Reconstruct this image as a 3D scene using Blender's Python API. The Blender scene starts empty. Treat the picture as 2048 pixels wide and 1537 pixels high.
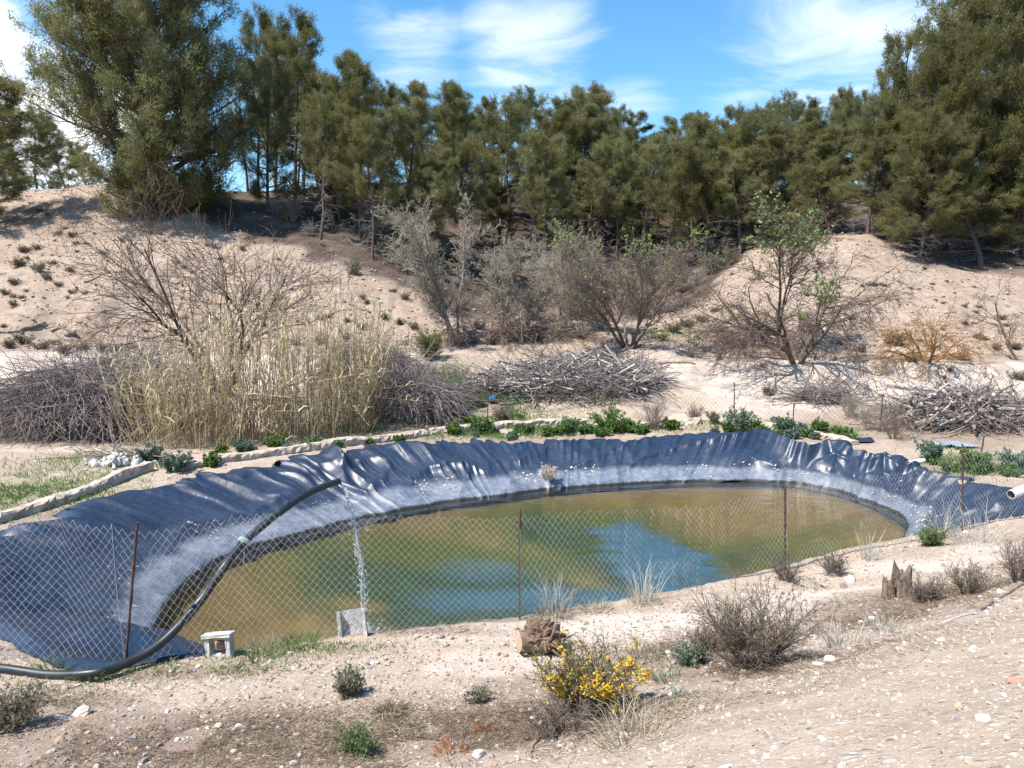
import bpy, math, random
import numpy as np
from mathutils import Vector, Matrix, Quaternion
random.seed(5)
rng = np.random.default_rng(11)
S = bpy.context.scene
COL = S.collection
# ------------------------------------------------------------------ camera, sky, sun, exposure
PXW, FPX = 2048.0, 1547.0
PITCH = math.atan(168 / 1547)
CAMZ = 3.7
cam = bpy.data.objects.new("camera", bpy.data.cameras.new("camera"))
COL.objects.link(cam)
cam.location = (0, 0, CAMZ)
cam.rotation_euler = (math.pi / 2 - PITCH, 0, 0)
cam.data.sensor_width = 36
cam.data.lens = 36 * FPX / PXW
cam.data.clip_start = 0.05
cam.data.clip_end = 2000
S.camera = cam
S.view_settings.view_transform = 'Standard'
S.view_settings.look = 'None'
S.view_settings.gamma = 1
S.view_settings.use_curve_mapping = False
S.view_settings.exposure = 1.05
SUNV = Vector((-0.46, -0.27, 0.83)).normalized()
sl = bpy.data.lights.new("sun", 'SUN')
sl.energy = 4.4
sl.angle = math.radians(0.53)
sl.color = (1.0, 0.94, 0.86)
sun = bpy.data.objects.new("sun", sl)
sun.rotation_euler = SUNV.to_track_quat('Z', 'Y').to_euler()
sun.location = (-30, -30, 60)
COL.objects.link(sun)

world = bpy.data.worlds.new("World")
S.world = world
world.use_nodes = True
wt = world.node_tree
wt.nodes.clear()


class NT:
    """small helper to write node trees"""
    def __init__(s, tree):
        s.t = tree

    def n(s, typ, ins=None, **kw):
        nd = s.t.nodes.new(typ)
        for k, v in kw.items():
            setattr(nd, k, v)
        for k, v in (ins or {}).items():
            sock = nd.inputs[k]
            if isinstance(v, bpy.types.NodeSocket):
                s.t.links.new(v, sock)
            else:
                if isinstance(v, (tuple, list)) and len(v) == 3 and sock.type == 'RGBA':
                    v = (*v, 1)
                sock.default_value = v
        return nd

    def math(s, op, a, b=0.0, c=None, clamp=False):
        nd = s.n('ShaderNodeMath', {0: a, 1: b}, operation=op, use_clamp=clamp)
        if c is not None:
            if isinstance(c, bpy.types.NodeSocket):
                s.t.links.new(c, nd.inputs[2])
            else:
                nd.inputs[2].default_value = c
        return nd.outputs[0]

    def noise(s, vec, scale, detail=4, rough=.55, dist=0.0):
        return s.n('ShaderNodeTexNoise', {'Vector': vec, 'Scale': scale, 'Detail': detail, 'Roughness': rough, 'Distortion': dist}).outputs[0]

    def ramp(s, fac, stops, interp='LINEAR'):
        nd = s.n('ShaderNodeValToRGB', {0: fac})
        cr = nd.color_ramp
        cr.interpolation = interp
        while len(cr.elements) < len(stops):
            cr.elements.new(0.5)
        for e, (p, c) in zip(cr.elements, stops):
            e.position = p
            e.color = (*c, 1) if isinstance(c, (tuple, list)) else (c, c, c, 1)
        return nd.outputs[0]

    def mix(s, fac, a, b, mode='MIX'):
        nd = s.n('ShaderNodeMix', data_type='RGBA', blend_type=mode)
        for i, v in ((0, fac), (6, a), (7, b)):
            if isinstance(v, bpy.types.NodeSocket):
                s.t.links.new(v, nd.inputs[i])
            else:
                nd.inputs[i].default_value = (*v, 1) if isinstance(v, (tuple, list)) else v
        return nd.outputs[2]

    def mrange(s, v, a, b, c=0.0, d=1.0):
        return s.n('ShaderNodeMapRange', {0: v, 1: a, 2: b, 3: c, 4: d}).outputs[0]


def pray(px, py):
    u = (px - 1024) / FPX
    v = (768.5 - py) / FPX
    c, s = math.cos(PITCH), math.sin(PITCH)
    return np.array([u, c + s * v, -s + c * v])


def PY(px, py, Y):
    d = pray(px, py)
    return np.array([0, 0, CAMZ]) + d * (Y / d[1])


def PZ(px, py, z):
    d = pray(px, py)
    return np.array([0, 0, CAMZ]) + d * ((z - CAMZ) / d[2])


wn = NT(wt)
sky = wn.n('ShaderNodeTexSky', sky_type='NISHITA')
sky.sun_disc = False
sky.sun_elevation = math.asin(SUNV.z)
sky.sun_rotation = math.atan2(SUNV.x, SUNV.y)
sky.altitude = 600
sky.air_density = 1.0
sky.dust_density = 0.3
sky.ozone_density = 2.5
gen = wn.n('ShaderNodeTexCoord').outputs['Generated']
skyc = wn.n('ShaderNodeHueSaturation', {'Hue': 0.490, 'Saturation': 1.24, 'Value': 1.38, 'Color': sky.outputs[0]}).outputs[0]


def dirmask(px, py, rad_deg, soft=.5):
    d = Vector(pray(px, py)).normalized()
    dt = wn.n('ShaderNodeVectorMath', {0: gen, 1: d}, operation='DOT_PRODUCT').outputs['Value']
    return wn.mrange(dt, math.cos(math.radians(rad_deg)), math.cos(math.radians(rad_deg * (1 - soft))))


# flat cloud-layer coordinates: direction projected on a plane overhead
sep = wn.n('ShaderNodeSeparateXYZ', {0: gen})
zc = wn.math('ADD', wn.math('MAXIMUM', sep.outputs[2], 0.0), 0.12)
cx = wn.math('DIVIDE', sep.outputs[0], zc)
cy = wn.math('DIVIDE', sep.outputs[1], zc)
cv = wn.n('ShaderNodeCombineXYZ', {0: cx, 1: cy, 2: 0.0}).outputs[0]
warp = wn.n('ShaderNodeTexNoise', {'Vector': cv, 'Scale': 1.1, 'Detail': 3.0}).outputs[1]
cv2 = wn.n('ShaderNodeVectorMath', {0: cv, 1: wn.n('ShaderNodeVectorMath', {0: warp, 'Scale': 0.9}, operation='SCALE').outputs[0]}, operation='ADD').outputs[0]
cvm = wn.n('ShaderNodeMapping', {'Vector': cv2, 'Rotation': (0, 0, math.radians(38)), 'Scale': (0.8, 1.25, 1)}).outputs[0]
wisp = wn.noise(cvm, 1.7, 9, .60, .5)
zone = wn.math('MAXIMUM', wn.math('MULTIPLY', dirmask(1060, 110, 6.5, .95), 1.0),
               wn.math('MAXIMUM', wn.math('MULTIPLY', dirmask(830, 110, 5, .95), .75), wn.math('MULTIPLY', dirmask(1680, 60, 10, .95), 1.0)))
for (px_, py_, r_, a_) in ((1250, 215, 4, .75), (1130, 185, 3, .8), (1780, 100, 7, .9), (1560, 150, 6, .7), (770, 20, 3, .55), (2000, -20, 9, 1.0)):
    zone = wn.math('MAXIMUM', zone, wn.math('MULTIPLY', dirmask(px_, py_, r_, .95), a_))
thr = wn.math('SUBTRACT', 0.66, wn.math('MULTIPLY', zone, .33))
wf = wn.n('ShaderNodeMapRange', {0: wisp, 1: wn.math('SUBTRACT', thr, .08), 2: wn.math('ADD', thr, .40), 3: 0.0, 4: 0.78}, interpolation_type='SMOOTHSTEP').outputs[0]
gv = wn.n('ShaderNodeMapping', {'Vector': gen, 'Scale': (1, 1, 1.7)}).outputs[0]
puff = wn.noise(gv, 7.0, 7, .55, .2)
pz = wn.math('MAXIMUM', dirmask(40, 185, 11.5, .85), wn.math('MULTIPLY', dirmask(-300, 160, 13, .8), .9))
pz = wn.math('MAXIMUM', pz, wn.math('MULTIPLY', dirmask(110, 70, 3.2, .95), .55))
pf = wn.n('ShaderNodeMapRange', {0: wn.math('ADD', puff, wn.math('MULTIPLY', pz, .46)), 1: 0.72, 2: 0.93, 3: 0.0, 4: 1.0}, interpolation_type='SMOOTHSTEP').outputs[0]
ccol = wn.mix(wn.noise(gv, 11, 4), (7.2, 7.6, 8.2), (8.8, 8.9, 9.0))
c1 = wn.mix(wf, skyc, (7.4, 7.8, 8.2))
c2 = wn.mix(pf, c1, ccol)
bg = wn.n('ShaderNodeBackground', {'Color': c2, 'Strength': 0.085})
wo = wn.n('ShaderNodeOutputWorld', {'Surface': bg.outputs[0]})

# ------------------------------------------------------------------ numpy helpers
def vnoise(x, y, seed=0):
    x = np.asarray(x, float); y = np.asarray(y, float)
    xi = np.floor(x).astype(np.int64); yi = np.floor(y).astype(np.int64)
    fx = x - xi; fy = y - yi
    fx = fx * fx * (3 - 2 * fx); fy = fy * fy * (3 - 2 * fy)
    def h(a, b):
        v = (a * 374761393 + b * 668265263 + seed * 974711) & 0xffffffff
        v = ((v ^ (v >> 13)) * 1274126177) & 0xffffffff
        return ((v ^ (v >> 16)) & 0xffffff) / float(0xffffff)
    return (h(xi, yi) * (1 - fx) + h(xi + 1, yi) * fx) * (1 - fy) + (h(xi, yi + 1) * (1 - fx) + h(xi + 1, yi + 1) * fx) * fy - .5


def fbm(x, y, octv=4, seed=0, gain=.5):
    a, t = 1.0, 0
    for i in range(octv):
        t = t + a * vnoise(x * 2 ** i, y * 2 ** i, seed + i * 17)
        a *= gain
    return t


def sstep(a, b, x):
    t = np.clip((x - a) / (b - a), 0, 1)
    return t * t * (3 - 2 * t)


def nrm(v):
    return v / np.maximum(np.linalg.norm(v, axis=-1, keepdims=True), 1e-9)


def mesh_np(name, V, T, mats=(), smooth=True, tint=None, midx=None, attrs=None):
    """V (n,3); T (m,3) or (m,4) or a list of such arrays"""
    Ts = T if isinstance(T, list) else [T]
    me = bpy.data.meshes.new(name)
    V = np.asarray(V, np.float32)
    me.vertices.add(len(V))
    me.vertices.foreach_set('co', V.ravel())
    Ts = [np.asarray(t, np.int32) for t in Ts if len(t)]
    nl = sum(t.size for t in Ts); npoly = sum(len(t) for t in Ts)
    me.loops.add(nl)
    me.loops.foreach_set('vertex_index', np.concatenate([t.ravel() for t in Ts]))
    me.polygons.add(npoly)
    starts, o = [], 0
    for t in Ts:
        k = t.shape[1]
        starts.append(o + np.arange(len(t)) * k); o += t.size
    me.polygons.foreach_set('loop_start', np.concatenate(starts).astype(np.int32))
    me.polygons.foreach_set('use_smooth', np.full(npoly, smooth))
    if midx is not None:
        me.polygons.foreach_set('material_index', np.asarray(midx, np.int32))
    me.update(calc_edges=True)
    if tint is not None:
        a = me.attributes.new('tint', 'FLOAT', 'POINT')
        a.data.foreach_set('value', np.asarray(tint, np.float32))
    for k, v in (attrs or {}).items():
        a = me.attributes.new(k, 'FLOAT', 'POINT')
        a.data.foreach_set('value', np.asarray(v, np.float32))
    for m in mats:
        me.materials.append(m)
    return me


class MB:
    """collects geometry for ONE mesh"""
    def __init__(s):
        s.V, s.T, s.Q, s.tint, s.n = [], [], [], [], 0

    def add(s, V, T=None, Q=None, tint=0.5):
        V = np.asarray(V, float).reshape(-1, 3)
        if T is not None and len(T):
            s.T.append(np.asarray(T) + s.n)
        if Q is not None and len(Q):
            s.Q.append(np.asarray(Q) + s.n)
        s.V.append(V)
        s.tint.append(np.full(len(V), tint) if np.isscalar(tint) else np.asarray(tint).ravel())
        s.n += len(V)
        return s

    def mesh(s, name, mat, smooth=True):
        T = []
        if s.T: T.append(np.concatenate(s.T))
        if s.Q: T.append(np.concatenate(s.Q))
        return mesh_np(name, np.concatenate(s.V), T, [mat], smooth, np.concatenate(s.tint))


def tubes(P, R, sides=4, cap=False):
    """P (n,k,3) R (n,k) -> verts, quads"""
    P = np.asarray(P, float); n, k, _ = P.shape
    R = np.broadcast_to(np.asarray(R, float), (n, k))
    Tn = nrm(np.gradient(P, axis=1))
    m = nrm(P[:, -1] - P[:, 0])
    ref = np.where(np.abs(m[:, 2:3]) < .8, np.array([[0, 0, 1.]]), np.array([[1., 0, 0]]))[:, None, :]
    A = nrm(np.cross(Tn, ref)); B = np.cross(Tn, A)
    ang = np.arange(sides) * 2 * np.pi / sides
    V = P[:, :, None, :] + R[:, :, None, None] * (np.cos(ang)[None, None, :, None] * A[:, :, None, :] + np.sin(ang)[None, None, :, None] * B[:, :, None, :])
    idx = np.arange(n * k * sides).reshape(n, k, sides)
    a = idx[:, :-1, :]; b = np.roll(a, -1, axis=2); d = idx[:, 1:, :]; c = np.roll(d, -1, axis=2)
    Q = np.stack([a, b, c, d], -1).reshape(-1, 4)
    return V.reshape(-1, 3), Q


def tube_caps(P, R, sides):
    """end-cap triangles (fan) for tubes made from one polyline"""
    k = P.shape[1]
    T = []
    for base in (0, (k - 1) * sides):
        for i in range(1, sides - 1):
            T.append((base, base + i, base + i + 1))
    return np.array(T)


def grow(st, d, L, k, wob, grav, r):
    n = len(st)
    P = np.zeros((n, k, 3)); P[:, 0] = st
    d = nrm(np.asarray(d, float)); L = np.broadcast_to(np.asarray(L, float), (n,))
    g = np.broadcast_to(np.asarray(grav, float), (n,))
    for i in range(1, k):
        dd = r.normal(0, wob, (n, 3))
        dd[:, 2] += g
        d = nrm(d + dd)
        P[:, i] = P[:, i - 1] + d * (L / (k - 1))[:, None]
    return P


def sample(P, R, per, t0, t1, r, jitter=True):
    """per samples along each polyline: point, tangent, radius, t, parent index"""
    n, k, _ = P.shape
    t = t0 + (t1 - t0) * ((np.arange(per)[None] + (r.random((n, per)) if jitter else .5)) / per)
    f = t * (k - 1); i = np.clip(f.astype(int), 0, k - 2); w = (f - i)[..., None]
    I = np.arange(n)[:, None]
    A, B = P[I, i], P[I, i + 1]
    pt = A * (1 - w) + B * w
    R = np.broadcast_to(R, (n, k))
    rr = R[I, i] * (1 - w[..., 0]) + R[I, i + 1] * w[..., 0]
    return pt.reshape(-1, 3), nrm(B - A).reshape(-1, 3), rr.ravel(), t.ravel(), np.repeat(np.arange(n), per)


def splay(tan, ang, r, flat=0.0):
    q = r.normal(0, 1, tan.shape)
    q[:, 2] *= (1 - flat)
    q = q - (q * tan).sum(1, keepdims=True) * tan
    q = nrm(q)
    ang = np.broadcast_to(ang, (len(tan),))[:, None]
    return nrm(tan * np.cos(ang) + q * np.sin(ang))


def needles(pt, d, per, L, w, r, spread=.9, quad=False):
    """thin triangles fanning out round d at each point"""
    n = len(pt)
    dd = np.repeat(d, per, 0)
    dir_ = nrm(dd + r.normal(0, spread, (n * per, 3)))
    p = np.repeat(pt, per, 0)
    L = L * r.uniform(.65, 1.2, (n * per, 1))
    side = nrm(np.cross(dir_, r.normal(0, 1, (n * per, 3)))) * (w * r.uniform(.7, 1.3, (n * per, 1)))
    if quad:
        V = np.stack([p, p + dir_ * L * .5 + side, p + dir_ * L, p + dir_ * L * .5 - side], 1)
        idx = np.arange(n * per * 4).reshape(-1, 4)
        return V.reshape(-1, 3), idx, None
    V = np.stack([p - side * .5, p + side * .5, p + dir_ * L], 1)
    return V.reshape(-1, 3), np.arange(n * per * 3).reshape(-1, 3), None


def blades(base, dirs, L, w, droop, r):
    """grass-like strips: 3 joints, tapering, bending with droop"""
    n = len(base)
    d = nrm(dirs)
    L = np.broadcast_to(L, (n,))[:, None]; w = np.broadcast_to(w, (n,))[:, None]
    side = nrm(np.cross(d, r.normal(0, 1, (n, 3))))
    out = d.copy(); out[:, 2] = 0; out = nrm(out + r.normal(0, .05, (n, 3)) * [1, 1, 0])
    droop = np.broadcast_to(droop, (n,))[:, None]
    m = base + d * L * .55
    d2 = nrm(d + out * droop + np.array([0, 0, -1.]) * droop * .6)
    t = m + d2 * L * .45
    V = np.stack([base - side * w, base + side * w, m + side * w * .75, m - side * w * .75, t], 1).reshape(-1, 3)
    o = np.arange(n)[:, None] * 5
    T = np.concatenate([o + [0, 1, 2], o + [0, 2, 3], o + [3, 2, 4]])
    return V, T


ICO = None
def ico(sub=0):
    t = (1 + 5 ** .5) / 2
    v = [(-1, t, 0), (1, t, 0), (-1, -t, 0), (1, -t, 0), (0, -1, t), (0, 1, t), (0, -1, -t), (0, 1, -t), (t, 0, -1), (t, 0, 1), (-t, 0, -1), (-t, 0, 1)]
    f = [(0, 11, 5), (0, 5, 1), (0, 1, 7), (0, 7, 10), (0, 10, 11), (1, 5, 9), (5, 11, 4), (11, 10, 2), (10, 7, 6), (7, 1, 8), (3, 9, 4), (3, 4, 2), (3, 2, 6), (3, 6, 8), (3, 8, 9), (4, 9, 5), (2, 4, 11), (6, 2, 10), (8, 6, 7), (9, 8, 1)]
    v = [np.array(p) / np.linalg.norm(p) for p in v]
    for _ in range(sub):
        cache, nf = {}, []
        def mid(a, b):
            k = (min(a, b), max(a, b))
            if k not in cache:
                p = v[a] + v[b]; v.append(p / np.linalg.norm(p)); cache[k] = len(v) - 1
            return cache[k]
        for a, b, c in f:
            ab, bc, ca = mid(a, b), mid(b, c), mid(c, a)
            nf += [(a, ab, ca), (b, bc, ab), (c, ca, bc), (ab, bc, ca)]
        f = nf
    return np.array(v), np.array(f)


def stone_shape(sub, r, flat=.6, cuts=5):
    """a chipped stone: sphere cut by random planes"""
    V, F = ico(sub)
    V = V.copy()
    for _ in range(cuts):
        n = nrm(r.normal(0, 1, 3)); c = r.uniform(.45, .8)
        s = V @ n - c
        V = V - np.clip(s, 0, None)[:, None] * n
    V += r.normal(0, .03, V.shape)
    V *= np.array([r.uniform(.85, 1.15), r.uniform(.6, .95), flat * r.uniform(.75, 1.15)])
    return V, F


def rotz(a):
    c, s = np.cos(a), np.sin(a); z = np.zeros_like(c); o = np.ones_like(c)
    return np.stack([np.stack([c, -s, z], -1), np.stack([s, c, z], -1), np.stack([z, z, o], -1)], -2)


# ------------------------------------------------------------------ object helpers
def obj(name, me, parent=None, loc=None, kind=None):
    o = bpy.data.objects.new(name, me)
    COL.objects.link(o)
    if parent is not None:
        o.parent = parent
    if loc is not None:
        o.location = loc
    if kind:
        o['kind'] = kind
    return o


def tag(o, label, cat, group=None):
    o['label'] = label; o['category'] = cat
    if group:
        o['group'] = group
    return o


def thing(name, label, cat, loc=(0, 0, 0), rz=0.0, sc=1.0, group=None):
    o = bpy.data.objects.new(name, None)
    COL.objects.link(o)
    o.empty_display_size = .2
    o.location = loc
    o.rotation_euler = (0, 0, rz)
    o.scale = sc if isinstance(sc, (tuple, list)) else (sc, sc, sc)
    return tag(o, label, cat, group)


# ------------------------------------------------------------------ materials
def newmat(name):
    m = bpy.data.materials.new(name)
    m.use_nodes = True
    m.node_tree.nodes.clear()
    return m, NT(m.node_tree)


def finish(m, N, col, rough=.9, bump=None, bstr=.3, bdist=.02, spec=.3, metal=0.0, normal=None):
    ins = {'Base Color': col, 'Roughness': rough, 'Specular IOR Level': spec, 'Metallic': metal}
    p = N.n('ShaderNodeBsdfPrincipled', ins)
    if bump is not None:
        b = N.n('ShaderNodeBump', {'Height': bump, 'Strength': bstr, 'Distance': bdist})
        m.node_tree.links.new(b.outputs[0], p.inputs['Normal'])
    N.n('ShaderNodeOutputMaterial', {'Surface': p.outputs[0]})
    return m


def mat_rough(name, a, b, scale=6, rough=.9, bs=.4, bd=.01, spec=.25, tintamt=0.0, detail=6):
    m, N = newmat(name)
    co = N.n('ShaderNodeTexCoord').outputs['Object']
    f = N.ramp(N.noise(co, scale, detail, .6), [(.3, a), (.7, b)])
    if tintamt:
        t = N.n('ShaderNodeAttribute', attribute_name='tint').outputs['Fac']
        f = N.mix(1.0, f, N.ramp(t, [(0, 1 - tintamt), (1, 1 + tintamt * .6)]), 'MULTIPLY')
    return finish(m, N, f, rough, N.noise(co, scale * 3, 5, .65), bs, bd, spec)


def mat_leaf(name, cols, trans=.25, rough=.6, objvar=.25, spec=.3):
    """cols: list of colours picked by the point attribute 'tint'"""
    m, N = newmat(name)
    t = N.n('ShaderNodeAttribute', attribute_name='tint').outputs['Fac']
    n_ = len(cols)
    c = N.ramp(t, [(i / max(n_ - 1, 1), cc) for i, cc in enumerate(cols)])
    rnd = N.n('ShaderNodeObjectInfo').outputs['Random']
    c = N.n('ShaderNodeHueSaturation', {'Hue': N.mrange(rnd, 0, 1, .5 - .02 * objvar * 2, .5 + .02 * objvar * 2), 'Saturation': N.mrange(rnd, 0, 1, 1.05, .9), 'Value': N.mrange(rnd, 0, 1, 1 - objvar, 1 + objvar), 'Color': c}).outputs[0]
    p = N.n('ShaderNodeBsdfPrincipled', {'Base Color': c, 'Roughness': rough, 'Specular IOR Level': spec})
    tr = N.n('ShaderNodeBsdfTranslucent', {'Color': c})
    mx = N.n('ShaderNodeMixShader', {0: trans, 1: p.outputs[0], 2: tr.outputs[0]})
    N.n('ShaderNodeOutputMaterial', {'Surface': mx.outputs[0]})
    return m
# ================================================================== TERRAIN
ctrl = []
def cz(px, py, z): ctrl.append(PZ(px, py, z))
def cy_(px, py, Y): ctrl.append(PY(px, py, Y))
def cw(x, y, z): ctrl.append(np.array([x, y, z], float))

for a in ((-100, 1330, 0), (0, 1340, 0), (130, 1345, 0), (245, 1318, 0), (420, 1310, 0), (640, 1282, 0), (860, 1258, 0), (1040, 1236, 0), (1250, 1200, 0), (1450, 1172, 0),
          (1570, 1135, 0), (1750, 1092, 0.02), (1925, 1065, .05), (2048, 1035, .08), (2200, 1000, .1),
          (0, 1400, .1), (0, 1470, .2), (0, 1537, .28), (350, 1537, .35), (300, 1430, .13), (700, 1537, .42), (700, 1400, .16), (500, 1340, .04), (850, 1320, .04),
          (1000, 1537, .6), (1000, 1420, .28), (1040, 1300, .04), (1200, 1537, .9), (1250, 1460, .58), (1200, 1380, .3), (1450, 1537, 1.38), (1420, 1390, .78),
          (1300, 1262, .03), (1500, 1215, .05), (1650, 1180, .08), (1800, 1140, .1), (1950, 1100, .15), (2048, 1085, .2),
          (1500, 1340, .42), (1700, 1270, .45), (1850, 1210, .42), (2048, 1160, .6), (1700, 1400, 1.2), (1750, 1537, 1.75), (2048, 1537, 2.05), (2048, 1350, 1.62), (2048, 1220, 1.05), (1900, 1290, 1.1)):
    cz(*a)
for a in ((0, 0, 2.05), (-3, 0, 1.1), (-6, 0, .7), (4, 0, 2.9), (8, 0, 3.9), (0, -5, 3.2), (-8, -5, 1.6), (9, -5, 5), (-10, 4, .3), (-14, 0, .5), (9, 5, 2.6), (13, 4, 3.6), (12, 9, 1.2), (16, 9, 1.6), (14, 13, .4)):
    cw(*a)
# round the pond and behind it
for a in ((-9.2, 10, .0), (-9.5, 13, .05), (-8.2, 16.5, .05), (-4.3, 20, .02), (.3, 22.4, .03), (4.5, 22.3, .03), (7.5, 20.5, .03), (10, 17.5, .05), (10.8, 14.5, .06),
          (1, 14, 0), (-12, 15, .2), (-12, 18, .15), (-9, 19, .1), (-14, 22, .1), (14, 18, .1), (15, 22, .25), (-22, 20, .3), (22, 20, .5), (-8, 22.8, .15), (-20, 24.5, .3), (-12, 24.5, .3)):
    cw(*a)
# soft earth terrace behind: toe and top edge
for px in (1400, 1500, 1640, 1780, 1920, 2048, 2250):
    cz(px, 850 if px < 1900 else 862, .12); cy_(px, 726, 26.6); cy_(px, 720, 28.2)
    ctrl.append(PY(px, 786, 24.6))
for px in (-250, 0, 120, 240, 360, 500, 640):
    cy_(px, 712, 28.0); cy_(px, 704, 29.6); ctrl.append(PY(px, 775, 26.0))
for a in ((760, 735, 27.5), (850, 710, 28.5), (880, 800, 24.2), (1000, 815, 23.6), (1000, 760, 25.5), (1120, 770, 25.3), (1150, 815, 23.7), (1250, 790, 24.6), (1330, 735, 26.4), (1350, 800, 24.3),
          (1000, 705, 29), (1120, 700, 29.3), (1250, 695, 29.5), (1340, 698, 28.6), (930, 690, 30.5), (1060, 660, 32.5), (1180, 655, 33)):
    cy_(*a)
# left hill
for a in ((0, 695, 31), (150, 697, 31), (300, 690, 31), (450, 688, 31), (620, 690, 31), (780, 690, 31), (0, 600, 34.4), (150, 600, 34.4), (300, 600, 34.4), (500, 600, 34.6), (700, 600, 34.6), (850, 640, 33.4), (950, 650, 33.6),
          (100, 500, 39.8), (300, 500, 39.6), (500, 500, 39.6), (690, 530, 38.4), (850, 570, 37.5), (0, 420, 45), (120, 420, 44.5), (200, 374, 49), (90, 383, 50), (0, 392, 51), (300, 415, 45.5), (450, 430, 46), (600, 430, 47), (750, 450, 49),
          (900, 505, 49), (1000, 525, 51), (350, 385, 52), (500, 385, 58), (700, 368, 66), (850, 366, 71), (1000, 372, 74), (1100, 374, 75), (1300, 374, 75),
          (1000, 470, 58), (1200, 490, 60), (1400, 485, 58), (1000, 420, 65), (1200, 428, 66), (1400, 428, 65), (1010, 612, 43), (1200, 615, 44), (1100, 570, 50), (1300, 580, 49), (1370, 640, 39), (1400, 570, 47)):
    cy_(*a)
# right hill
for a in ((1400, 690, 31), (1500, 672, 31.5), (1620, 668, 31.5), (1800, 682, 31), (2048, 690, 30.5), (2250, 690, 30.5), (1480, 610, 34.2), (1560, 560, 37), (1620, 520, 39.3), (1700, 600, 34.4), (1900, 600, 34.4), (2048, 610, 34), (1690, 480, 42.3),
          (1800, 500, 41), (1860, 525, 40), (2048, 545, 39), (1800, 465, 46), (2000, 480, 45), (2048, 440, 50), (1850, 415, 55), (1600, 425, 60), (1490, 500, 53), (2250, 500, 44), (2200, 420, 54)):
    cy_(*a)
for x, y, z in ((-60, 30, 4), (-60, 50, 11), (60, 30, 5), (60, 50, 13), (-60, 10, 2), (60, 10, 5), (-40, 0, 2), (40, 0, 5), (-30, 62, 10.5), (-60, 70, 9.5), (-15, 84, 12), (0, 90, 11.5), (20, 90, 13), (50, 85, 17), (-70, 120, 7), (0, 130, 9), (70, 120, 14), (0, 200, 8), (-150, 200, 6), (150, 200, 12), (-150, 30, 5), (150, 30, 10), (0, -30, 6), (-60, -30, 3), (60, -30, 9), (0, 300, 7), (-200, -20, 3), (200, -20, 12)):
    cw(x, y, z)
C = np.array(ctrl)


def tps_fit(P, z, lam):
    d = np.linalg.norm(P[:, None] - P[None], axis=-1)
    K = np.where(d > 0, d * d * np.log(np.maximum(d, 1e-9)), 0) + np.eye(len(P)) * lam
    A = np.c_[np.ones(len(P)), P]
    n = len(P)
    M = np.zeros((n + 3, n + 3)); M[:n, :n] = K; M[:n, n:] = A; M[n:, :n] = A.T
    return np.linalg.solve(M, np.r_[z, 0, 0, 0])


CP = C[:, :2] / 10.0
CWt = tps_fit(CP, C[:, 2], 0.004)


def tps(x, y):
    x = np.asarray(x, float); sh = x.shape
    x = x.ravel() / 10; y = np.asarray(y, float).ravel() / 10
    out = np.empty(len(x))
    for i in range(0, len(x), 20000):
        a, b = x[i:i + 20000], y[i:i + 20000]
        d2 = (a[:, None] - CP[None, :, 0]) ** 2 + (b[:, None] - CP[None, :, 1]) ** 2
        out[i:i + 20000] = (0.5 * d2 * np.log(np.maximum(d2, 1e-12))) @ CWt[:-3] + CWt[-3] + CWt[-2] * a + CWt[-1] * b
    return out.reshape(sh)


# ------------------------------------------------------------------ pond outlines (world, star-shaped round PC)
PC = np.array([1.2, 13.9])
ZW = -0.9
top_px = [(390, 1308), (300, 1322), (220, 1338), (130, 1338), (60, 1312), (0, 1268), (-90, 1215), (-110, 1140), (-50, 1075), (0, 1052), (90, 1043), (170, 1010), (250, 982), (330, 965), (420, 950), (520, 930),
          (600, 914), (720, 893), (830, 884), (900, 878), (1050, 870), (1180, 868), (1250, 872), (1350, 864), (1450, 868), (1530, 872), (1620, 884), (1700, 897), (1780, 915), (1830, 932), (1880, 945), (1950, 962), (2010, 972), (2060, 985), (2120, 1005)]
wat_px = [(290, 1275), (297, 1255), (318, 1215), (360, 1165), (420, 1122), (500, 1092), (600, 1066), (700, 1042), (800, 1020), (900, 1003), (1000, 990), (1090, 978), (1200, 970), (1350, 963), (1500, 960), (1600, 966), (1680, 982), (1750, 1006), (1800, 1030), (1832, 1056)]
top_w = [PZ(a, b, 0.03)[:2] for a, b in top_px]
fence_px = [(-420, 1335), (-80, 1318), (245, 1318), (1040, 1236), (1570, 1135), (1925, 1065), (2260, 1000)]
fence_w = [PZ(a, b, 0.02)[:2] for a, b in fence_px]
bank_px = [(2100, 1030), (1925, 1060), (1780, 1086), (1570, 1133), (1450, 1170), (1250, 1206), (1080, 1232), (1040, 1238), (860, 1258), (700, 1276), (560, 1292), (450, 1306)]
bank_w = [PZ(a, b, 0.02)[:2] for a, b in bank_px]
top_w += [p + np.array([0, .06]) for p in bank_w]
wat_w = [PZ(a, b, ZW)[:2] for a, b in wat_px]
wat_w += [np.array(p) + np.array([.12, .55]) for p in [bank_w[2], bank_w[3], bank_w[4], bank_w[5], bank_w[7], bank_w[8], bank_w[9], bank_w[10]]] + [np.array([-3.6, 9.35]), np.array([-4.5, 9.9])]
TH = np.linspace(0, 2 * np.pi, 2881)[:-1]


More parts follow.
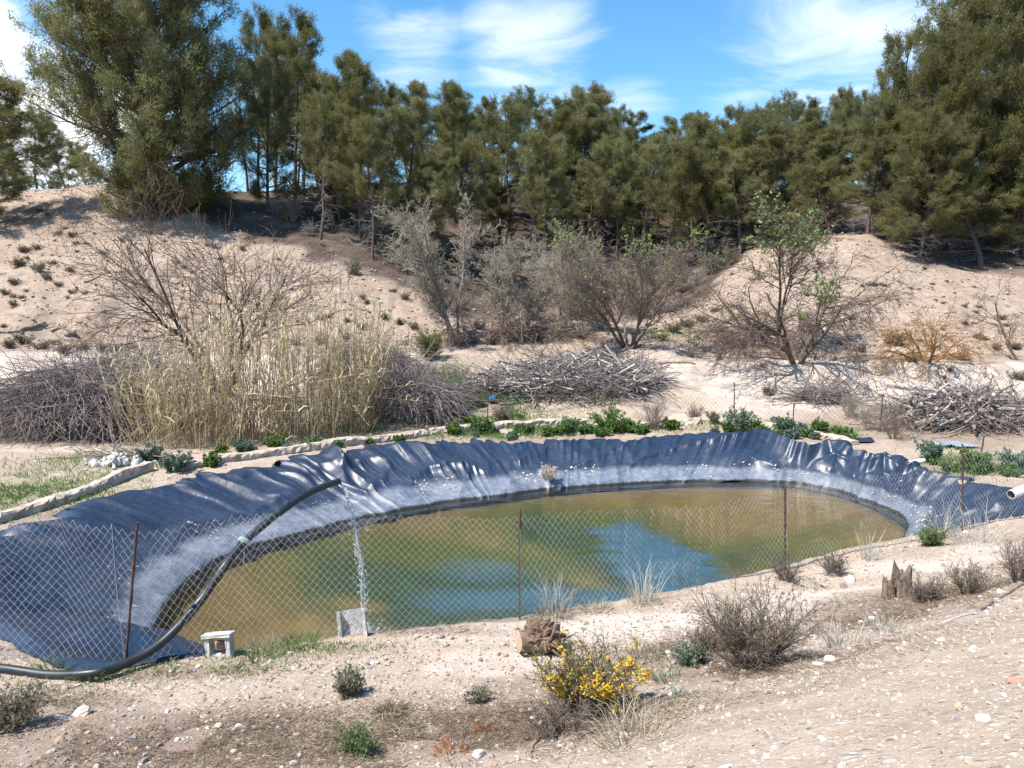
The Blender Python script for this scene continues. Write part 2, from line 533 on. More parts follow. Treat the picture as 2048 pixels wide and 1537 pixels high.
def radial(poly):
    p = np.array(poly) - PC
    a = np.unwrap(np.arctan2(p[:, 1], p[:, 0]))
    o = np.argsort(a % (2 * np.pi))
    q = p[o]; q2 = np.roll(q, -1, 0)
    dx, dy = np.cos(TH), np.sin(TH)
    e = q2 - q
    den = dx[:, None] * e[None, :, 1] - dy[:, None] * e[None, :, 0]
    with np.errstate(all='ignore'):
        tt = (q[None, :, 0] * e[None, :, 1] - q[None, :, 1] * e[None, :, 0]) / den
        uu = (q[None, :, 0] * dy[:, None] - q[None, :, 1] * dx[:, None]) / den
    ok = (tt > 0) & (uu >= -1e-6) & (uu <= 1 + 1e-6)
    r = np.where(ok, tt, 0).max(1)
    k = np.ones(15) / 15
    return np.convolve(np.r_[r[-7:], r, r[:7]], k, 'valid')


RT0 = radial(top_w)
RW = radial(wat_w)
# ragged cut edge of the sheet
near = sstep(.0, .5, -np.sin(TH) - .55)
rag = fbm(TH * 14, TH * 0, 3, 3) * .75 + np.abs(vnoise(TH * 38, TH * 0, 9)) * .55 - .12 + np.where(vnoise(TH * 32, TH * 0, 21) > .22, -.16, 0)
quiet = sstep(3.6, 3.8, TH) * sstep(6.15, 6.0, TH)
RT = RT0 + rag * (1 - near) * .75 * (1 - .85 * quiet)
RT = np.maximum(RT, RW + .12)
RW = np.minimum(RW, RT - .1)


def thr_(x, y):
    dx, dy = x - PC[0], y - PC[1]
    return np.arctan2(dy, dx) % (2 * np.pi), np.hypot(dx, dy)


def rad_at(arr, th):
    return np.interp(th, np.r_[TH, 2 * np.pi], np.r_[arr, arr[0]])


def liner_z(th, r, zt):
    """smooth liner profile: height at radius r, zt = bank height there"""
    rt, rw = rad_at(RT, th), rad_at(RW, th)
    t = np.clip((rt - r) / np.maximum(rt - rw, .05), 0, None)
    lip = .10
    zz = np.where(t < 1, zt + .02 + (ZW - zt - .02) * np.clip((t - lip) / (1 - lip), 0, 1) ** 1.05, 0)
    q = np.clip(1 - r / np.maximum(rw, .1), 0, 1)
    zb = ZW - 1.15 * (1 - (1 - q) ** 3.2)
    return np.where(t < 1, zz, zb)


def height(x, y, micro=True, carve=True):
    x = np.asarray(x, float); y = np.asarray(y, float)
    z = tps(x, y)
    th, r = thr_(x, y)
    rt, rw = rad_at(RT0, th), rad_at(RW, th)
    far = sstep(14, 40, y)
    if micro:
        soft = sstep(1.0, 1.25, r / rt)
        z = z + fbm(x * .55, y * .55, 3, 5) * (.05 + .22 * sstep(30, 45, y)) + fbm(x * 2.3, y * 2.3, 4, 6) * (.035 + .11 * far) * (.4 + .6 * soft)
        z = z + np.clip(fbm(x * 7, y * 7, 3, 8), -.2, 1) * .018
        ye = np.where(x > 4, 27.0, 28.4) + fbm(x * .6, y * 0, 3, 55) * .8
        side = np.maximum(sstep(5.2, 7.0, x), sstep(-6.0, -8.0, x))
        z = z - side * .42 * sstep(ye + .1, ye - .5, y) * sstep(ye - 3.6, ye - .8, y)
        # gullied flank of the left hill
        g = sstep(-9, -13, x) * sstep(31, 33, y) * (1 - sstep(36, 41, y))
        z = z - g * np.abs(fbm(x * .35 + .4 * fbm(x * .8, y * .3, 2, 2), y * .12, 3, 31)) * 2.2
    if carve:
        zl = liner_z(th, r, z)
        ins = sstep(1.0, .965, r / rt)
        steep = (rt - rw) < 0.9
        nearside = (th > 4.10) & (th < 5.98)
        edge = np.where(nearside, sstep(0.10, .24, rt - r), np.where(steep, sstep(0.02, .16, rt - r), ins))
        z = z + edge * (np.minimum(zl - (.05 + .20 * sstep(.0, .22, (rt - r) / np.maximum(rt - rw, .05))), z) - z)
    return z


def axis(core0, core1, step, lo, hi, growth=1.045, maxstep=8):
    a = list(np.arange(core0, core1, step))
    s, v = step, a[-1]
    while v < hi:
        s = min(s * growth, maxstep); v += s; a.append(v)
    s, v, b = step, a[0], []
    while v > lo:
        s = min(s * growth, maxstep); v -= s; b.append(v)
    return np.array(b[::-1] + a)


GX = axis(-9.5, 11, .085, -330, 330, 1.035)
GY = axis(2.0, 24, .075, -120, 420, 1.012)
X2, Y2 = np.meshgrid(GX, GY)
GZ = height(X2, Y2)


def hz(x, y):
    x = np.asarray(x, float); y = np.asarray(y, float)
    i = np.clip(np.searchsorted(GX, x) - 1, 0, len(GX) - 2); j = np.clip(np.searchsorted(GY, y) - 1, 0, len(GY) - 2)
    u = np.clip((x - GX[i]) / (GX[i + 1] - GX[i]), 0, 1); v = np.clip((y - GY[j]) / (GY[j + 1] - GY[j]), 0, 1)
    return (GZ[j, i] * (1 - u) + GZ[j, i + 1] * u) * (1 - v) + (GZ[j + 1, i] * (1 - u) + GZ[j + 1, i + 1] * u) * v


def PG(px, py, ymax=200.0):
    """where the sight line through a photo point meets the ground"""
    d = pray(px, py); d = d / d[1]
    ys = np.geomspace(1.5, ymax, 1800)
    p = np.array([0, 0, CAMZ])[None] + ys[:, None] * d[None]
    below = p[:, 2] < hz(p[:, 0], p[:, 1])
    i = int(np.argmax(below)) if below.any() else len(ys) - 1
    return p[i]


def at(x, y, dz=0.0):
    return np.array([x, y, float(hz(x, y)) + dz])


# ------------------------------------------------------------------ ground cover masks, tree shade painted into some
def blobs(lst, x, y, wob=.5, seed=40):
    m = np.zeros_like(x)
    nx = fbm(x * 1.3, y * 1.3, 4, seed) * wob
    for px, py, rx, ry, s in lst:
        p = PG(px, py)
        d = np.sqrt(((x - p[0]) / rx) ** 2 + ((y - p[1]) / ry) ** 2) + nx
        m = np.maximum(m, s * (1 - sstep(.55, 1.1, d)))
    return m


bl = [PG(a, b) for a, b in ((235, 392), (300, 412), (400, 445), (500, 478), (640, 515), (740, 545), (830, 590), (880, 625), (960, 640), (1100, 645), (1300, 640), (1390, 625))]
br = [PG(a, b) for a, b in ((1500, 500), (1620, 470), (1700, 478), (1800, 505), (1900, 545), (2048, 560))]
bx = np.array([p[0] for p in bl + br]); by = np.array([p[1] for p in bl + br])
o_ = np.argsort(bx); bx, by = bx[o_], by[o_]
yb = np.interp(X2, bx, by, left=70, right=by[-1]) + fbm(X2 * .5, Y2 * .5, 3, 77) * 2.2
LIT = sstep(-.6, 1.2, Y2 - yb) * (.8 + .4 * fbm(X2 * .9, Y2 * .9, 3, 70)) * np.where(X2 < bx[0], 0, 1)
FOR_SHADE = np.clip(LIT * 1.2, 0, 1)  # pine litter plus the trees' shade, both put into the ground colour
FOR_SHADE = np.maximum(FOR_SHADE, sstep(58, 62, Y2))
LIT = LIT * 0
LIT = np.maximum(LIT, blobs([(0, 440, 4, 2.5, .85), (100, 452, 4, 1.6, .5)], X2, Y2))  # cast shadow of the left-edge pines, painted as darker ground
LITF = blobs([(250, 1500, 2.2, .75, .8), (700, 1500, 1.7, .7, .85), (950, 1460, 1.3, .7, .85), (1200, 1440, .9, .7, .9), (1080, 1390, .8, .5, .6), (520, 1440, 1.0, .35, .5), (60, 1440, 1.2, .6, .7),
              (1400, 1300, 1.1, .9, .8), (1560, 1330, 1.4, .45, .8), (1750, 1240, 1.3, .6, .75), (1900, 1180, 1.5, .6, .7), (1550, 1390, 1.0, .25, .45), (1700, 1330, 1.2, .25, .45), (1450, 1450, .8, .2, .35), (300, 1345, 1.6, .25, .55), (560, 1310, 1.2, .25, .4), (880, 1262, 1.2, .14, .5), (1200, 1225, 1.2, .12, .3)], X2, Y2, .6, 43)
SOIL2 = blobs([(120, 1040, 2.2, .6, .6), (950, 880, 9, .9, .5), (1560, 878, 3, .8, .6), (1850, 935, 2.5, 1.0, .7), (1100, 690, 4, 3.5, .5), (950, 740, 3, 2.5, .55), (1750, 850, 3, 2.0, .6), (1950, 870, 4, 1.8, .6)], X2, Y2, .6, 44)
LIT = np.clip(np.maximum(np.maximum(LIT, LITF * .85), SOIL2 * .8), 0, 1)
GRN = blobs([(60, 975, 2.6, 1.2, .9), (200, 930, 1.8, .9, .6), (10, 1000, 1.6, .8, .9), (800, 860, 2.2, 1.0, .8), (960, 810, 1.4, 1.2, .9), (860, 850, 2, 1, .8), (1000, 850, 2, .7, .6), (900, 770, 1.2, 1.5, .7), (1150, 835, 1.8, .6, .6),
             (1350, 660, 2.2, 1.6, .8), (1420, 650, 2, 1.6, .4), (1960, 930, 2.6, 1.0, .8), (2040, 925, 2, 1, .8), (1640, 862, 2, .5, .8), (1480, 855, 1.4, .4, .6), (560, 1300, 1.4, .22, .55), (420, 1330, .8, .2, .5), (1000, 640, 2, 1, .35), (500, 900, 4, .5, .4), (230, 1335, .8, .2, .5)], X2, Y2, .8, 46)
PAL = blobs([(1700, 770, 6, 1.8, .9), (1480, 770, 3, 2, 1.0), (2000, 760, 4, 2, .8), (1450, 720, 2.5, 1.5, .9), (150, 730, 6, 2.0, .8), (1200, 1260, 1.3, .35, 1), (1400, 1240, 1.5, .45, 1), (1650, 1190, 1.4, .4, .95), (1850, 1130, 1.8, .5, .9), (2020, 1095, 1.5, .5, .9), (980, 1330, .9, .5, .7), (1000, 1280, 1.0, .25, .7), (120, 900, 2.2, .5, .6),
             (780, 715, 2, 1.2, .8), (880, 740, 1.2, 1, .6), (1380, 830, 2, .8, .5)], X2, Y2, .5, 48)
YE = np.where(X2 > 4, 27.0, 28.4) + fbm(X2 * .6, Y2 * 0, 3, 55) * .8
SIDE = np.maximum(sstep(5.2, 7.0, X2), sstep(-6.0, -8.0, X2))
face = SIDE * sstep(YE - 4.6, YE - 3.4, Y2 + fbm(X2 * .8, Y2 * .8, 3, 56) * 1.2) * sstep(YE + .25, YE - .05, Y2)
PAL = np.maximum(PAL, face * .95)
LIT = np.clip(np.maximum(LIT, SIDE * sstep(YE - .05, YE + .3, Y2) * sstep(YE + 3.4, YE + 1.0, Y2) * (.45 + .5 * fbm(X2 * 1.2, Y2 * 1.2, 3, 57))), 0, 1)
HIL = sstep(29.5, 31.5, Y2)


def mat_ground():
    m, N = newmat('stony_soil')
    co = N.n('ShaderNodeTexCoord').outputs['Object']
    A = lambda k: N.n('ShaderNodeAttribute', attribute_name=k).outputs['Fac']
    big = N.noise(co, .35, 5, .6)
    med = N.noise(co, 2.2, 6, .62)
    fine = N.noise(co, 16, 6, .7)
    base = N.ramp(N.math('ADD', N.math('MULTIPLY', big, .5), N.math('MULTIPLY', med, .5)), [(.34, (.36, .275, .21)), (.5, (.46, .37, .295)), (.66, (.54, .45, .37))])
    base = N.mix(.55, base, N.ramp(fine, [(.25, (.33, .30, .28)), (.5, (.62, .60, .585)), (.78, (.95, .93, .92))]), 'MULTIPLY')
    base = N.mix(1, base, (.965, .95, .93), 'MULTIPLY')
    # small stones in the soil
    vs = []
    for sc, lo, hi in ((52.0, .60, 1), (24.0, .74, 1), (12.0, .90, 1)):
        v = N.n('ShaderNodeTexVoronoi', {'Vector': co, 'Scale': sc, 'Randomness': 1.0})
        rnd = N.n('ShaderNodeSeparateColor', {0: v.outputs['Color']})
        isS = N.math('MULTIPLY', N.mrange(rnd.outputs[0], lo, lo + .02), N.mrange(v.outputs['Distance'], .52, .36))
        colr = N.ramp(rnd.outputs[1], [(0, (.20, .16, .13)), (.3, (.42, .35, .28)), (.6, (.54, .47, .40)), (.85, (.64, .59, .53)), (1, (.30, .28, .275))])
        base = N.mix(N.math('MULTIPLY', isS, .75), base, colr)
        vs.append(N.math('MULTIPLY', isS, N.math('SUBTRACT', .8, v.outputs['Distance'])))
    base = N.mix(N.math('MULTIPLY', A('hill'), .85), base, N.mix(1.0, base, N.ramp(N.noise(co, 2.6, 8, .75), [(.3, (.50, .465, .455)), (.5, (.84, .80, .785)), (.66, (1.0, .97, .96))]), 'MULTIPLY'))
    pale = N.ramp(N.noise(co, 3.2, 6, .65), [(.3, (.47, .385, .32)), (.7, (.58, .505, .44))])
    pale = N.mix(.4, pale, N.ramp(fine, [(.3, .62), (.7, 1.0)]), 'MULTIPLY')
    base = N.mix(N.math('MULTIPLY', A('pale'), .85), base, pale)
    fl = N.ramp(N.noise(co, 6, 7, .75), [(.3, (.032, .022, .019)), (.5, (.060, .042, .035)), (.72, (.115, .083, .068))])  # litter tones darkened further to carry the shade under the pines
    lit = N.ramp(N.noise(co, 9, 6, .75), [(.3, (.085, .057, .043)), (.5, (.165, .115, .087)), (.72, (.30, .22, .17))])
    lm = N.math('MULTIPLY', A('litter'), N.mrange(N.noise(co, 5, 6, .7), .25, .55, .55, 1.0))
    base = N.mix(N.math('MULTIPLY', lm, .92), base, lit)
    base = N.mix(N.math('MULTIPLY', A('forest_shade'), .93), base, fl)
    grn = N.ramp(N.noise(co, 12, 5, .7), [(.3, (.06, .085, .025)), (.7, (.16, .19, .06))])
    gm = N.math('MULTIPLY', A('green'), N.mrange(N.noise(co, 4.5, 6, .7), .42, .62, 0.0, .8))
    base = N.mix(gm, base, grn)
    h = N.math('ADD', N.math('MULTIPLY', fine, .5), N.math('ADD', N.math('MULTIPLY', vs[0], .35), N.math('ADD', N.math('MULTIPLY', vs[1], .7), N.math('MULTIPLY', vs[2], 1.2))))
    h = N.math('ADD', h, N.math('MULTIPLY', N.noise(co, 70, 4, .7), .25))
    return finish(m, N, base, .95, h, .75, .028, .12)


M_ground = mat_ground()
ny, nx = X2.shape
idx = np.arange(nx * ny).reshape(ny, nx)
Qg = np.stack([idx[:-1, :-1], idx[:-1, 1:], idx[1:, 1:], idx[1:, :-1]], -1).reshape(-1, 4)
gm_ = mesh_np('ground', np.stack([X2, Y2, GZ], -1).reshape(-1, 3), Qg, [M_ground], True, attrs={'litter': LIT.ravel(), 'green': GRN.ravel(), 'pale': PAL.ravel(), 'hill': HIL.ravel(), 'forest_shade': FOR_SHADE.ravel()})
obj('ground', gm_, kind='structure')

# ================================================================== POND: liner, bed, water
NTH = 1440
th = np.linspace(0, 2 * np.pi, NTH + 1)[:-1]
rt = rad_at(RT, th); rw = rad_at(RW, th)
zt = height(PC[0] + np.cos(th) * rt, PC[1] + np.sin(th) * rt, True, False)
tt = np.r_[np.linspace(0, 1, 40), 1.02, 1.05]
RR = rt[None] - (rt - rw)[None] * np.minimum(tt, 1)[:, None] - np.clip(tt - 1, 0, 1)[:, None] * 2.4
THG = np.broadcast_to(th[None], RR.shape)
ZL = liner_z(THG, RR, np.broadcast_to(zt[None], RR.shape))
ZL = np.where(tt[:, None] <= 1, np.maximum(ZL, ZW), ZL)
ZL = np.where(tt[:, None] > 1, ZW - (tt[:, None] - 1) * 2.6, ZL)
# folds running down the slope; amplitude fades at the water
arc = THG * 8.0
T_ = tt[:, None]
drift = .55 * fbm(arc * .35, T_ * 1.1, 2, 60)
f1 = 1 - np.abs(vnoise(arc * .62 + drift * 1.4, T_ * .5, 61)) * 3.6
f2 = 1 - np.abs(vnoise(arc * 1.7 + drift * 1.5 + T_ * .8, T_ * .7, 62)) * 4.2
f4 = 1 - np.abs(vnoise(arc * .5 - T_ * 2.2 + drift, T_ * 1.6 + arc * .1, 64)) * 5.0
loc = .55 + .5 * sstep(-.25, .3, fbm(arc * .22, T_ * .3, 2, 65))
f3 = fbm(arc * .7 - T_ * 1.7, T_ * 1.4 + arc * .1, 2, 63)
amp = (.35 + .65 * sstep(0, .15, T_)) * (1 - .6 * sstep(.55, 1.0, T_))
slope_ok = sstep(.35, 1.0, rt - rw)[None]
dn = (.15 * np.clip(f1, -.4, 1) ** 2 * np.sign(f1) + .12 * np.clip(f2, 0, 1) ** 1.6 + .08 * np.clip(f4, 0, 1) ** 2 + .12 * f3) * loc * 1.25 * amp * slope_ok
# horizontal sags in the left corner where the sheet is slack
lc = sstep(2.75, 3.05, THG) * (1 - sstep(3.9, 4.1, THG))
dn = dn + lc * .06 * (1 - np.abs(vnoise(T_ * 5 + .6 * fbm(arc * .4, T_, 2, 66), arc * .12, 67)) * 3)
dn = dn * (1 - .75 * lc * sstep(.35, .1, T_) * sstep(3.6, 3.8, THG))
dn[0] *= .2
# welded seams: narrow raised strips
for s_ in (0.62, 1.02, 1.52, 1.98, 2.32, 2.86, 3.3):
    dn = dn + .02 * (np.abs(THG - s_ - .03 * (T_ - .5)) < .006) * slope_ok
nz_ = .8
LX = PC[0] + np.cos(THG) * (RR - dn * .55)
LY = PC[1] + np.sin(THG) * (RR - dn * .55)
LZ = ZL + dn * nz_ + .03
LZ[0] = hz(LX[0], LY[0]) + .012
LZ[1] = np.where(lc[0] > .2, hz(LX[1], LY[1]) + .03, np.maximum(LZ[1], hz(LX[1], LY[1]) + .03))
ns = (sstep(4.06, 4.16, th) * sstep(6.04, 5.94, th))[None]
LZ = LZ - ns * .26 * (1 - sstep(.5, .9, T_)) - (sstep(3.82, 3.98, th) * (1 - ns[0]))[None] * .07 * sstep(.0, .08, T_) * (1 - sstep(.5, .9, T_))
idn = np.arange(LX.size).reshape(LX.shape)
Ql = np.stack([idn[:-1], np.roll(idn[:-1], -1, 1), np.roll(idn[1:], -1, 1), idn[1:]], -1)
# torn gaps in the rim
hole = (vnoise(THG[:-1] * 26, T_[:-1] * 7, 91) > .33) & (T_[:-1] > .015) & (T_[:-1] < .085)
hole &= ~((np.sin(THG[:-1]) < -.45))
Ql = Ql[~hole].reshape(-1, 4)


def mat_liner():
    m, N = newmat('black_sheeting')
    tc = N.n('ShaderNodeTexCoord').outputs['Object']
    z = N.n('ShaderNodeSeparateXYZ', {0: tc}).outputs[2]
    n1 = N.noise(tc, 1.6, 5, .6)
    n2 = N.noise(tc, 9, 6, .65)
    up = N.math('ADD', z, N.math('MULTIPLY', N.math('SUBTRACT', n1, .5), .22))
    band = N.mrange(up, ZW + .36, ZW + .26)
    soft = N.mrange(up, ZW + .75, ZW + .25)
    wet = N.mrange(N.math('ADD', z, N.math('MULTIPLY', N.math('SUBTRACT', n2, .5), .08)), ZW + .055, ZW + .03)
    base = N.mix(N.mrange(n2, .35, .75), (.011, .021, .046), (.026, .044, .080))
    dust = N.ramp(N.math('ADD', N.math('MULTIPLY', n1, .65), N.math('MULTIPLY', n2, .35)), [(.3, (.13, .155, .20)), (.55, (.27, .30, .35)), (.72, (.42, .44, .48))])
    f = N.math('MULTIPLY', N.math('MAXIMUM', N.math('MULTIPLY', band, .66), N.math('MULTIPLY', soft, .07)), N.mrange(n2, .2, .7, .6, 1.0))
    c = N.mix(f, base, dust)
    # thin mud spatter and dusty runs
    spk = N.mrange(N.noise(tc, 34, 5, .7), .66, .72)
    c = N.mix(N.math('MULTIPLY', spk, .30), c, (.34, .32, .30))
    c = N.mix(wet, c, (.022, .022, .02))
    r = N.mix(f, N.ramp(n1, [(.3, .31), (.7, .50)]), (.62, .62, .62))
    return finish(m, N, c, N.n('ShaderNodeSeparateColor', {0: r}).outputs[0], N.math('ADD', N.noise(tc, 5, 4, .5), N.math('MULTIPLY', n2, .25)), .35, .03, .5)


M_liner = mat_liner()
lm = mesh_np('pond_liner', np.stack([LX, LY, LZ], -1).reshape(-1, 3), Ql, [M_liner], True)
ln = obj('pond_liner', lm)
tag(ln, 'crumpled black plastic sheet lining the sloping sides of the pond', 'pond liner')

# pond floor: silt and algae lying on the sunken sheet
NB = 720
tb = np.linspace(0, 2 * np.pi, NB + 1)[:-1]
rb = np.linspace(1.0, 0.0, 60)
rwb = rad_at(RW, tb)
BR = rb[:, None] * (rwb[None] + .03)
BX = PC[0] + np.cos(tb)[None] * BR; BY = PC[1] + np.sin(tb)[None] * BR
q = 1 - rb[:, None]
dist_edge = (1 - rb[:, None]) * rwb[None]
BZ = ZW - 1.0 * (1 - np.exp(-dist_edge * .75)) - .05 + fbm(BX * 1.1, BY * 1.1, 4, 81) * .10 * sstep(.2, .8, dist_edge)
BZ[0] = ZW + .02
ridge = np.abs((BX - .35) * .62 - (BY - 17.2) * -.05 + (BY - 17.2) * .55)
bi = np.arange(BX.size).reshape(BX.shape)
Qb = np.stack([bi[:-1], np.roll(bi[:-1], -1, 1), np.roll(bi[1:], -1, 1), bi[1:]], -1).reshape(-1, 4)
# zones of silt (brown, at the rim), algae (green), dark deep floor, and sky reflection painted in blue
wobb = fbm(BX * .8, BY * .8, 5, 83)
SILT = sstep(.10, .20, dist_edge + wobb * .10)
def wblob(px, py, rx, ry, s, rot=0.0, lo=.5, hi=1.25):
    p = PZ(px, py, ZW - .95)
    dx, dy = BX - p[0], BY - p[1]
    c, s2 = math.cos(rot), math.sin(rot)
    d = np.sqrt(((dx * c + dy * s2) / rx) ** 2 + ((-dx * s2 + dy * c) / ry) ** 2) + wobb * .5
    return s * (1 - sstep(lo, hi, d))
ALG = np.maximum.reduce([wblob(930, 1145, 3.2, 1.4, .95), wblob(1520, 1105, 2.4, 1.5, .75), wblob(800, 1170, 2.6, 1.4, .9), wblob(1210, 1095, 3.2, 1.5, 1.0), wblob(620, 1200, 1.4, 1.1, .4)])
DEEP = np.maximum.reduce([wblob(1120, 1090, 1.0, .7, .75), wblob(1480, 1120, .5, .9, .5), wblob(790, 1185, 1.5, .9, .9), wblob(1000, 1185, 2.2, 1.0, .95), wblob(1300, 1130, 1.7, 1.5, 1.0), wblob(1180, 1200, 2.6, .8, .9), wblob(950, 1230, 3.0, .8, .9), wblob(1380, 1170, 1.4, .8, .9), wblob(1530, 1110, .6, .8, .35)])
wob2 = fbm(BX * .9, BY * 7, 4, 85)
SKY_BLU = np.maximum.reduce([wblob(1300, 1112, 1.40 + .9 * wob2, 1.65, 1.0, .12, .62, 1.02), wblob(1120, 1195, 2.6, .6, .75), wblob(1390, 1165, 1.0, .8, .8), wblob(960, 1150, .9, .6, .45)])


def mat_bed():
    m, N = newmat('pond_silt')
    tc = N.n('ShaderNodeTexCoord').outputs['Object']
    A = lambda k: N.n('ShaderNodeAttribute', attribute_name=k).outputs['Fac']
    n1 = N.noise(tc, 1.5, 6, .6); n2 = N.noise(tc, 8, 6, .7)
    c = N.ramp(N.math('ADD', N.math('MULTIPLY', n1, .6), N.math('MULTIPLY', n2, .4)), [(.3, (.15, .092, .040)), (.55, (.225, .145, .068)), (.75, (.28, .20, .105))])
    alg = N.ramp(n2, [(.25, (.052, .072, .022)), (.7, (.092, .112, .036))])
    c = N.mix(A('algae'), c, alg)
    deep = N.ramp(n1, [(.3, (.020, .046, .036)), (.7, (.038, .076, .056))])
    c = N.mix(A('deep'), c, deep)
    blue = N.ramp(n2, [(.3, (.040, .105, .190)), (.7, (.070, .150, .250))])  # sky mirrored in the water, painted onto the pond floor
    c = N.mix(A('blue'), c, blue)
    c = N.mix(N.math('SUBTRACT', 1.0, A('silt')), c, (.020, .023, .027))
    return finish(m, N, c, .95, n2, .4, .03, .1)


bed = obj('pond_bed', mesh_np('pond_bed', np.stack([BX, BY, BZ], -1).reshape(-1, 3), Qb, [mat_bed()], True, attrs={'silt': SILT.ravel(), 'algae': ALG.ravel(), 'deep': DEEP.ravel(), 'blue': SKY_BLU.ravel()}), kind='structure')

# water surface
JET = PZ(735, 1268, ZW)
rbw = np.linspace(1.0, 0.0, 110)
tw = np.linspace(0, 2 * np.pi, 961)[:-1]
rww = rad_at(RW, tw) + .05
WX = PC[0] + np.cos(tw)[None] * rbw[:, None] * rww[None]; WY = PC[1] + np.sin(tw)[None] * rbw[:, None] * rww[None]
WZ = np.full(WX.shape, ZW)
wi = np.arange(WX.size).reshape(WX.shape)
Qw = np.stack([wi[:-1], np.roll(wi[:-1], -1, 1), np.roll(wi[1:], -1, 1), wi[1:]], -1).reshape(-1, 4)


def mat_water():
    m, N = newmat('pond_water')
    tc = N.n('ShaderNodeTexCoord').outputs['Object']
    dist = N.n('ShaderNodeVectorMath', {0: tc, 1: tuple(JET)}, operation='DISTANCE').outputs['Value']
    ring = N.math('SINE', N.math('SUBTRACT', N.math('MULTIPLY', dist, 24.0), N.math('MULTIPLY', N.noise(tc, 1.2, 3), 6.0)))
    ring = N.math('MULTIPLY', ring, N.math('DIVIDE', .30, N.math('ADD', N.math('MULTIPLY', dist, dist), .35)))
    mp = N.n('ShaderNodeMapping', {'Vector': tc, 'Rotation': (0, 0, .35), 'Scale': (.8, 2.6, 1)}).outputs[0]
    h = N.math('ADD', N.math('MULTIPLY', N.noise(mp, 1.5, 3, .5, .4), .9), N.math('ADD', N.math('MULTIPLY', N.noise(mp, 6, 3, .5), .12), N.math('MULTIPLY', ring, .25)))
    b = N.n('ShaderNodeBump', {'Height': h, 'Strength': .16, 'Distance': .12}).outputs[0]
    fr = N.n('ShaderNodeFresnel', {'IOR': 1.33, 'Normal': b}).outputs[0]
    tr = N.n('ShaderNodeBsdfTransparent', {'Color': (.80, .86, .80)})
    gl = N.n('ShaderNodeBsdfGlossy', {'Color': (1, 1, 1), 'Roughness': .015, 'Normal': b})
    mx = N.n('ShaderNodeMixShader', {0: N.math('MULTIPLY', fr, 1.0), 1: tr.outputs[0], 2: gl.outputs[0]})
    N.n('ShaderNodeOutputMaterial', {'Surface': mx.outputs[0]})
    return m


obj('water', mesh_np('water', np.stack([WX, WY, WZ], -1).reshape(-1, 3), Qw, [mat_water()], True), kind='structure')
# ================================================================== TREES
M_bark = mat_rough('pine_bark', (.060, .045, .036), (.15, .115, .095), 8, .95, .6, .02)
M_needle = mat_leaf('pine_needles', [(.075, .086, .040), (.15, .155, .062), (.225, .212, .082), (.30, .255, .105)], .45, .6, .20, .2)
M_deadtwig = mat_rough('dead_pine_twigs', (.20, .175, .16), (.30, .27, .25), 4, .95)


